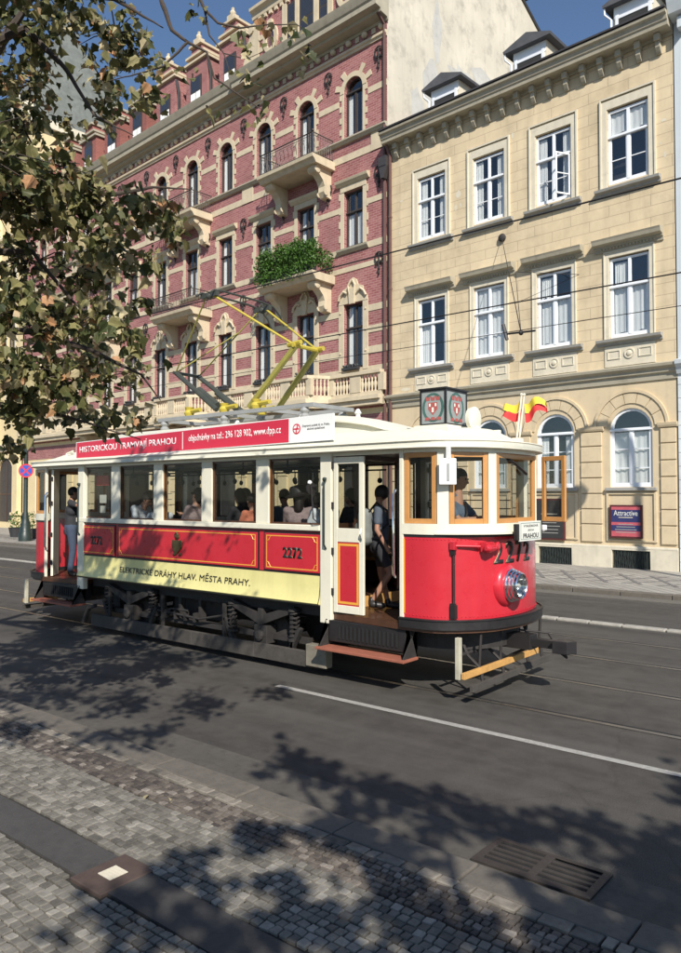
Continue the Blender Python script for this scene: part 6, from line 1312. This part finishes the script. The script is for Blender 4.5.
# ================================================================ PEOPLE
def cap(b, p, q, r0, r1, n=10):
    p, q = Vector(p), Vector(q); d = (q-p); l = d.length or 1e-4; d = d/l; P, Rr = [], []
    for a in (-90, -60, -30, 0): P.append(p+d*r0*math.sin(R(a))); Rr.append(max(.001, r0*math.cos(R(a))))
    for a in (0, 30, 60, 90): P.append(q+d*r1*math.sin(R(a))); Rr.append(max(.001, r1*math.cos(R(a))))
    b.tube(P, Rr, n)
def fuse(b, name, mat, parent, vox=.013):
    o = b.build(name, mat, parent); m = o.modifiers.new('fuse', 'REMESH'); m.mode = 'VOXEL'; m.voxel_size = vox; m.use_smooth_shade = True
    s = o.modifiers.new('soften', 'SMOOTH'); s.factor = .5; s.iterations = 3; return o
def person(loc, yaw, label, J, skin='skin', top='shirtw', bottom='cloth', hair='short', sleeves='short', k=1.0, group=None, hand_l=None, glasses=False):
    """J: joints in the person's frame, +x = facing, +y = left; z from the local origin"""
    root = empty('person', loc, yaw, label=label, cat='person', group=group); root.scale = (k, k, k)
    J = {a: Vector(v) for a, v in J.items()}; b = MB(); nk, hd, ch, pv = J['neck'], J['head'], J['chest'], J['pelvis']
    up = (hd-nk).normalized(); fwd = Vector(J.get('look', (1, 0, 0))).normalized(); sd = up.cross(fwd).normalized(); fwd = sd.cross(up)
    b.ball(tuple(hd), .092, 14, 10, (1.02, .84, 1.12)); cap(b, hd+fwd*.035-up*.05, hd+fwd*.05-up*.085, .055, .042)
    cap(b, hd+fwd*.09-up*.0, hd+fwd*.112-up*.03, .012, .017)
    for s in (-1, 1): b.ball(tuple(hd+sd*s*.08-up*.01), .024, 8, 6, (.8, .5, 1.2))
    cap(b, hd+fwd*.085-up*.058-sd*.015, hd+fwd*.085-up*.058+sd*.015, .011, .011)
    cap(b, nk-up*.05, hd-up*.06, .052, .05); 
    for q in 'LR':
        sh, el, ha = J['sh'+q], J['el'+q], J['ha'+q]
        cap(b, sh, el, .046, .037); cap(b, el, ha, .037, .026)
        d = (ha-el).normalized(); c0 = d.orthogonal().normalized() if abs(d.z) > .95 else d.cross(Vector((0, 0, 1))).normalized(); nrm = d.cross(c0)
        cap(b, ha, ha+d*.07, .03, .034)
        for i, (o_, L_) in enumerate(((-.03, .06), (-.01, .07), (.01, .067), (.029, .052))):
            s0 = ha+d*.085+c0*o_; m_ = s0+d*L_*.5-nrm*.008; cap(b, s0, m_, .0095, .009, 6); cap(b, m_, m_+(d-nrm*.7).normalized()*L_*.5, .009, .0075, 6)
        t0 = ha+d*.03-c0*.03; cap(b, t0, t0+(d-c0*.9).normalized()*.055, .011, .009, 6)
    cap(b, ch, nk, .10, .06)
    legs = 'knL' in J
    if legs:
        for q in 'LR':
            hp_, kn, an = J['hi'+q], J['kn'+q], J['an'+q]; cap(b, hp_, kn, .08, .055); cap(b, kn, an, .055, .036)
            d = Vector(J.get('toe', (1, 0, 0))); cap(b, an-Vector((0, 0, .035)), an+d*.15-Vector((0, 0, .05)), .036, .03)
    cap(b, pv, ch, .12, .12)
    body = fuse(b, 'body', M[skin], root, .012)
    b = MB()
    for s in (-1, 1): b.ball(tuple(hd+fwd*.088+sd*s*.032+up*.012), .011, 8, 6)
    b.build('eyes', M['hair'], root, smooth=True)
    if glasses:
        b = MB()
        for s in (-1, 1): b.ball(tuple(hd+fwd*.1+sd*s*.034+up*.012), .027, 10, 6, (.45, 1, .8))
        b.tube([tuple(hd+fwd*.1-sd*.07+up*.015), tuple(hd+fwd*.104+up*.018), tuple(hd+fwd*.1+sd*.07+up*.015)], .004, 4); b.build('sunglasses', M['black'], root, smooth=True)
    b = MB(); cap(b, pv+Vector((0, 0, -.02)), ch, .135, .145); cap(b, ch-Vector((0, .07, 0)), ch+Vector((0, .07, 0)), .125, .125)
    for q in 'LR':
        sh, el, ha = J['sh'+q], J['el'+q], J['ha'+q]; cap(b, ch+(sh-ch)*.4+Vector((0, 0, .03)), sh, .09, .068); e = el if sleeves == 'long' else sh.lerp(el, .62)
        cap(b, sh, e, .066, .056 if sleeves == 'short' else .05)
        if sleeves == 'long': cap(b, el, el.lerp(ha, .9), .05, .04)
    cap(b, nk-up*.055, nk-up*.02, .075, .062)
    fuse(b, 'shirt', M[top], root, .013)
    if legs:
        b = MB(); cap(b, pv-Vector((0, 0, .0)), pv-Vector((0, 0, .08)), .145, .14)
        for q in 'LR':
            hp_, kn, an = J['hi'+q], J['kn'+q], J['an'+q]; cap(b, hp_, kn if bottom != 'shorts' else hp_.lerp(kn, .7), .1, .07)
            if bottom != 'shorts': cap(b, kn, kn.lerp(an, .97), .068, .055)
        fuse(b, 'trousers' if bottom != 'shorts' else 'shorts', M['cloth' if bottom == 'shorts' else bottom], root, .014)
        d = Vector(J.get('toe', (1, 0, 0)))
        for q in 'LR': b = MB(); an = J['an'+q]; cap(b, an-Vector((0, 0, .035)), an+d*.16-Vector((0, 0, .055)), .05, .042); cap(b, an+Vector((0, 0, .02)), an-Vector((0, 0, .03)), .048, .05); fuse(b, 'shoe', M['black'], root, .013)
    b = MB(); b.ball(tuple(hd-fwd*.022+up*.022), .104, 16, 10, (1, .9, 1.05))
    if hair == 'bun': b.ball(tuple(hd-fwd*.1+up*.06), .05, 10, 8); cap(b, hd-fwd*.04-up*.02, hd-fwd*.05-up*.09, .08, .05)
    if hair == 'long': cap(b, hd-fwd*.05, hd-fwd*.07-up*.17, .09, .07)
    # trim the face side away
    keep = []
    for f in b.f:
        c = sum((Vector(b.v[i]) for i in f), Vector())/len(f)-hd
        if not (c.dot(fwd) > .035 and c.dot(up) < .055) and not (hair == 'short' and c.dot(up) < -.055): keep.append(f)
    b.f = keep; b.mi = [0]*len(keep); b.build('hair', M['hair'], root, smooth=True)
    return root
def stand(**k):
    J = dict(pelvis=(0, 0, .95), chest=(.01, 0, 1.26), neck=(.0, 0, 1.47), head=(.03, 0, 1.62), shL=(0, .19, 1.4), shR=(0, -.19, 1.4), elL=(-.02, .25, 1.12), elR=(-.02, -.25, 1.12), haL=(.1, .24, .9), haR=(.1, -.24, .9),
             hiL=(0, .09, .9), hiR=(0, -.09, .9), knL=(.03, .1, .5), knR=(.03, -.1, .5), anL=(-.02, .1, .09), anR=(-.02, -.1, .09)); J.update(k); return J
def sit(**k):
    J = dict(pelvis=(0, 0, .1), chest=(.0, 0, .40), neck=(.02, 0, .60), head=(.05, 0, .75), shL=(0, .18, .53), shR=(0, -.18, .53), elL=(.1, .23, .28), elR=(.1, -.23, .28), haL=(.3, .12, .2), haR=(.3, -.12, .2),
             hiL=(.02, .09, .08), hiR=(.02, -.09, .08), knL=(.43, .1, .1), knR=(.43, -.1, .1), anL=(.42, .1, -.33), anR=(.42, -.1, -.33)); J.update(k); return J
# man on the rear platform, back to us, arm reaching to the post
person((-13.42, 8.0, .88), R(60), 'man in dark shirt and jeans standing in the rear tram doorway', stand(head=(.04, .03, 1.6), elR=(.12, -.42, 1.36), haR=(.22, -.62, 1.38), elL=(.05, .26, 1.12), haL=(.25, .15, 1.2), toe=(.5, -.8, 0)), skin='skindk', top='shirtk', bottom='jeans', k=1.0)
pb = person((-6.12, 8.25, .88), R(35), 'man in pale shirt and dark shorts wearing a backpack in the open front doorway', stand(knR=(.16, -.1, .52), anR=(-.1, -.1, .12), anL=(.12, .1, .09), look=(-.5, 1, 0), elL=(.05, .27, 1.12)), skin='skindk', top='shirtd', bottom='shorts', k=.97)
b = MB(); cap(b, (-.19, -.07, 1.0), (-.19, -.06, 1.32), .12, .105); cap(b, (-.19, .07, 1.0), (-.19, .06, 1.32), .12, .105); cap(b, (-.29, 0, .99), (-.28, 0, 1.15), .08, .07)
bp_ = tag(fuse(b, 'backpack', M['pack'], None), 'grey and black backpack worn by the man in the front doorway', 'backpack'); bp_.location = pb.location; bp_.rotation_euler = pb.rotation_euler; bp_.scale = pb.scale
b = MB()
for s in (-1, 1): b.tube([(-.14, s*.12, 1.36), (-.03, s*.13, 1.5), (.12, s*.13, 1.38), (.13, s*.14, 1.2), (-.08, s*.17, 1.02)], .016, 6)
b.build('strap', M['black'], bp_, smooth=True)
dr = person((-4.93, 8.3, .90), R(5), 'tram driver in a blue grey shirt with a dark strap, arms resting on the controls', stand(head=(.06, 0, 1.74), neck=(.02, 0, 1.58), chest=(.0, 0, 1.3), elR=(.14, -.22, 1.22), haR=(.32, -.12, 1.24), elL=(.2, .2, 1.22), haL=(.42, .06, 1.26)), top='shirtb', bottom='cloth', k=1.0)
b = MB(); b.tube([(-.02, .13, 1.46), (.1, .04, 1.42), (.16, -.04, 1.3), (.15, -.11, 1.14), (.13, -.15, 1.0)], .02, 6); b.build('strap', M['black'], dr, smooth=True)
b = MB(); cap(b, (.15, -.16, 1.12), (.27, -.1, 1.1), .045, .04); fuse(b, 'white_cloth', M['shirtw'], dr)
def seat(x, y, yaw, label, z=1.69, **k):
    J = k.pop('J', {}); return person((x, y, z), R(yaw), label, sit(**J), **k)
seat(-11.1, 7.95, 15, 'dark haired boy in a white and blue shirt looking down in the second tram window', top='shirtw', k=.98, J=dict(neck=(.06, 0, .58), head=(.14, 0, .69), look=(1, 0, -.5)))
seat(-10.52, 7.93, 165, 'passenger in a loose white sleeve half hidden behind the second window pillar', top='shirtw', sleeves='long', k=.95, J=dict(head=(-.02, 0, .62), neck=(-.02, 0, .48), chest=(-.02, 0, .33), shR=(0, -.18, .42), shL=(0, .18, .42)))
seat(-10.25, 8.6, 10, 'passenger with sunglasses and dark hair sitting beyond the third window', top='shirtb', glasses=True, hair='long', k=.97)
seat(-9.62, 7.98, 185, 'woman with sunglasses, hair in a bun and patterned blouse at the third window', top='shirtp', glasses=True, hair='bun', sleeves='long', k=1.0, J=dict(head=(.0, -.02, .75), elR=(.22, -.22, .36), haR=(.34, -.05, .42)))
seat(-9.2, 8.7, 200, 'dark haired passenger at the left edge of the fourth window', top='shirtk', k=.99)
seat(-8.85, 8.25, 180, 'passenger in dark top with short round hair in the middle of the fourth window', top='shirtk', hair='long', k=.98)
seat(-8.32, 8.0, 175, 'child in a coral and white top at the right of the fourth window', top='shirto', k=.88)
seat(-8.0, 8.75, 190, 'passenger in dark clothes beyond the fifth window, at its left edge', top='shirtk', sleeves='long', k=.95)
seat(-8.55, 8.95, 170, 'passenger in grey blue shirt on the far bench behind the child in the coral top', top='shirtb', sleeves='long', k=.97)
seat(-11.9, 8.7, 20, 'dark figure sitting on the far bench behind the first, red notice window', top='shirtk', k=.97)
seat(-7.05, 8.85, 185, 'dark silhouette on the far bench beyond the hat, at the fifth window', top='shirtk', hair='bun', k=.97)
hw_ = seat(-7.32, 7.95, 120, 'woman in a large black hat and patterned blouse at the fifth window', top='shirtp', hair='long', sleeves='long', k=.98, J=dict(head=(.02, 0, .72)))
ht = MB(); ht.lathe([(.14, -.01), (.2, .0), (.21, .02), (.13, .05), (.125, .12), (.1, .15), (.01, .16)], (0, 0, 0), 'z', 18)
hat = ht.build('hat', M['black'], None, smooth=True); hat.location = (-7.33, 7.96, 1.69+.72*.98+.03); hat.rotation_euler = (R(10), R(-8), 0); tag(hat, 'wide black hat worn by the woman at the fifth tram window', 'hat')
seat(-6.86, 7.98, 160, 'passenger in a bright white shirt at the right end of the fifth window', top='shirtw', sleeves='long', k=.95, J=dict(head=(.0, .1, .7)))
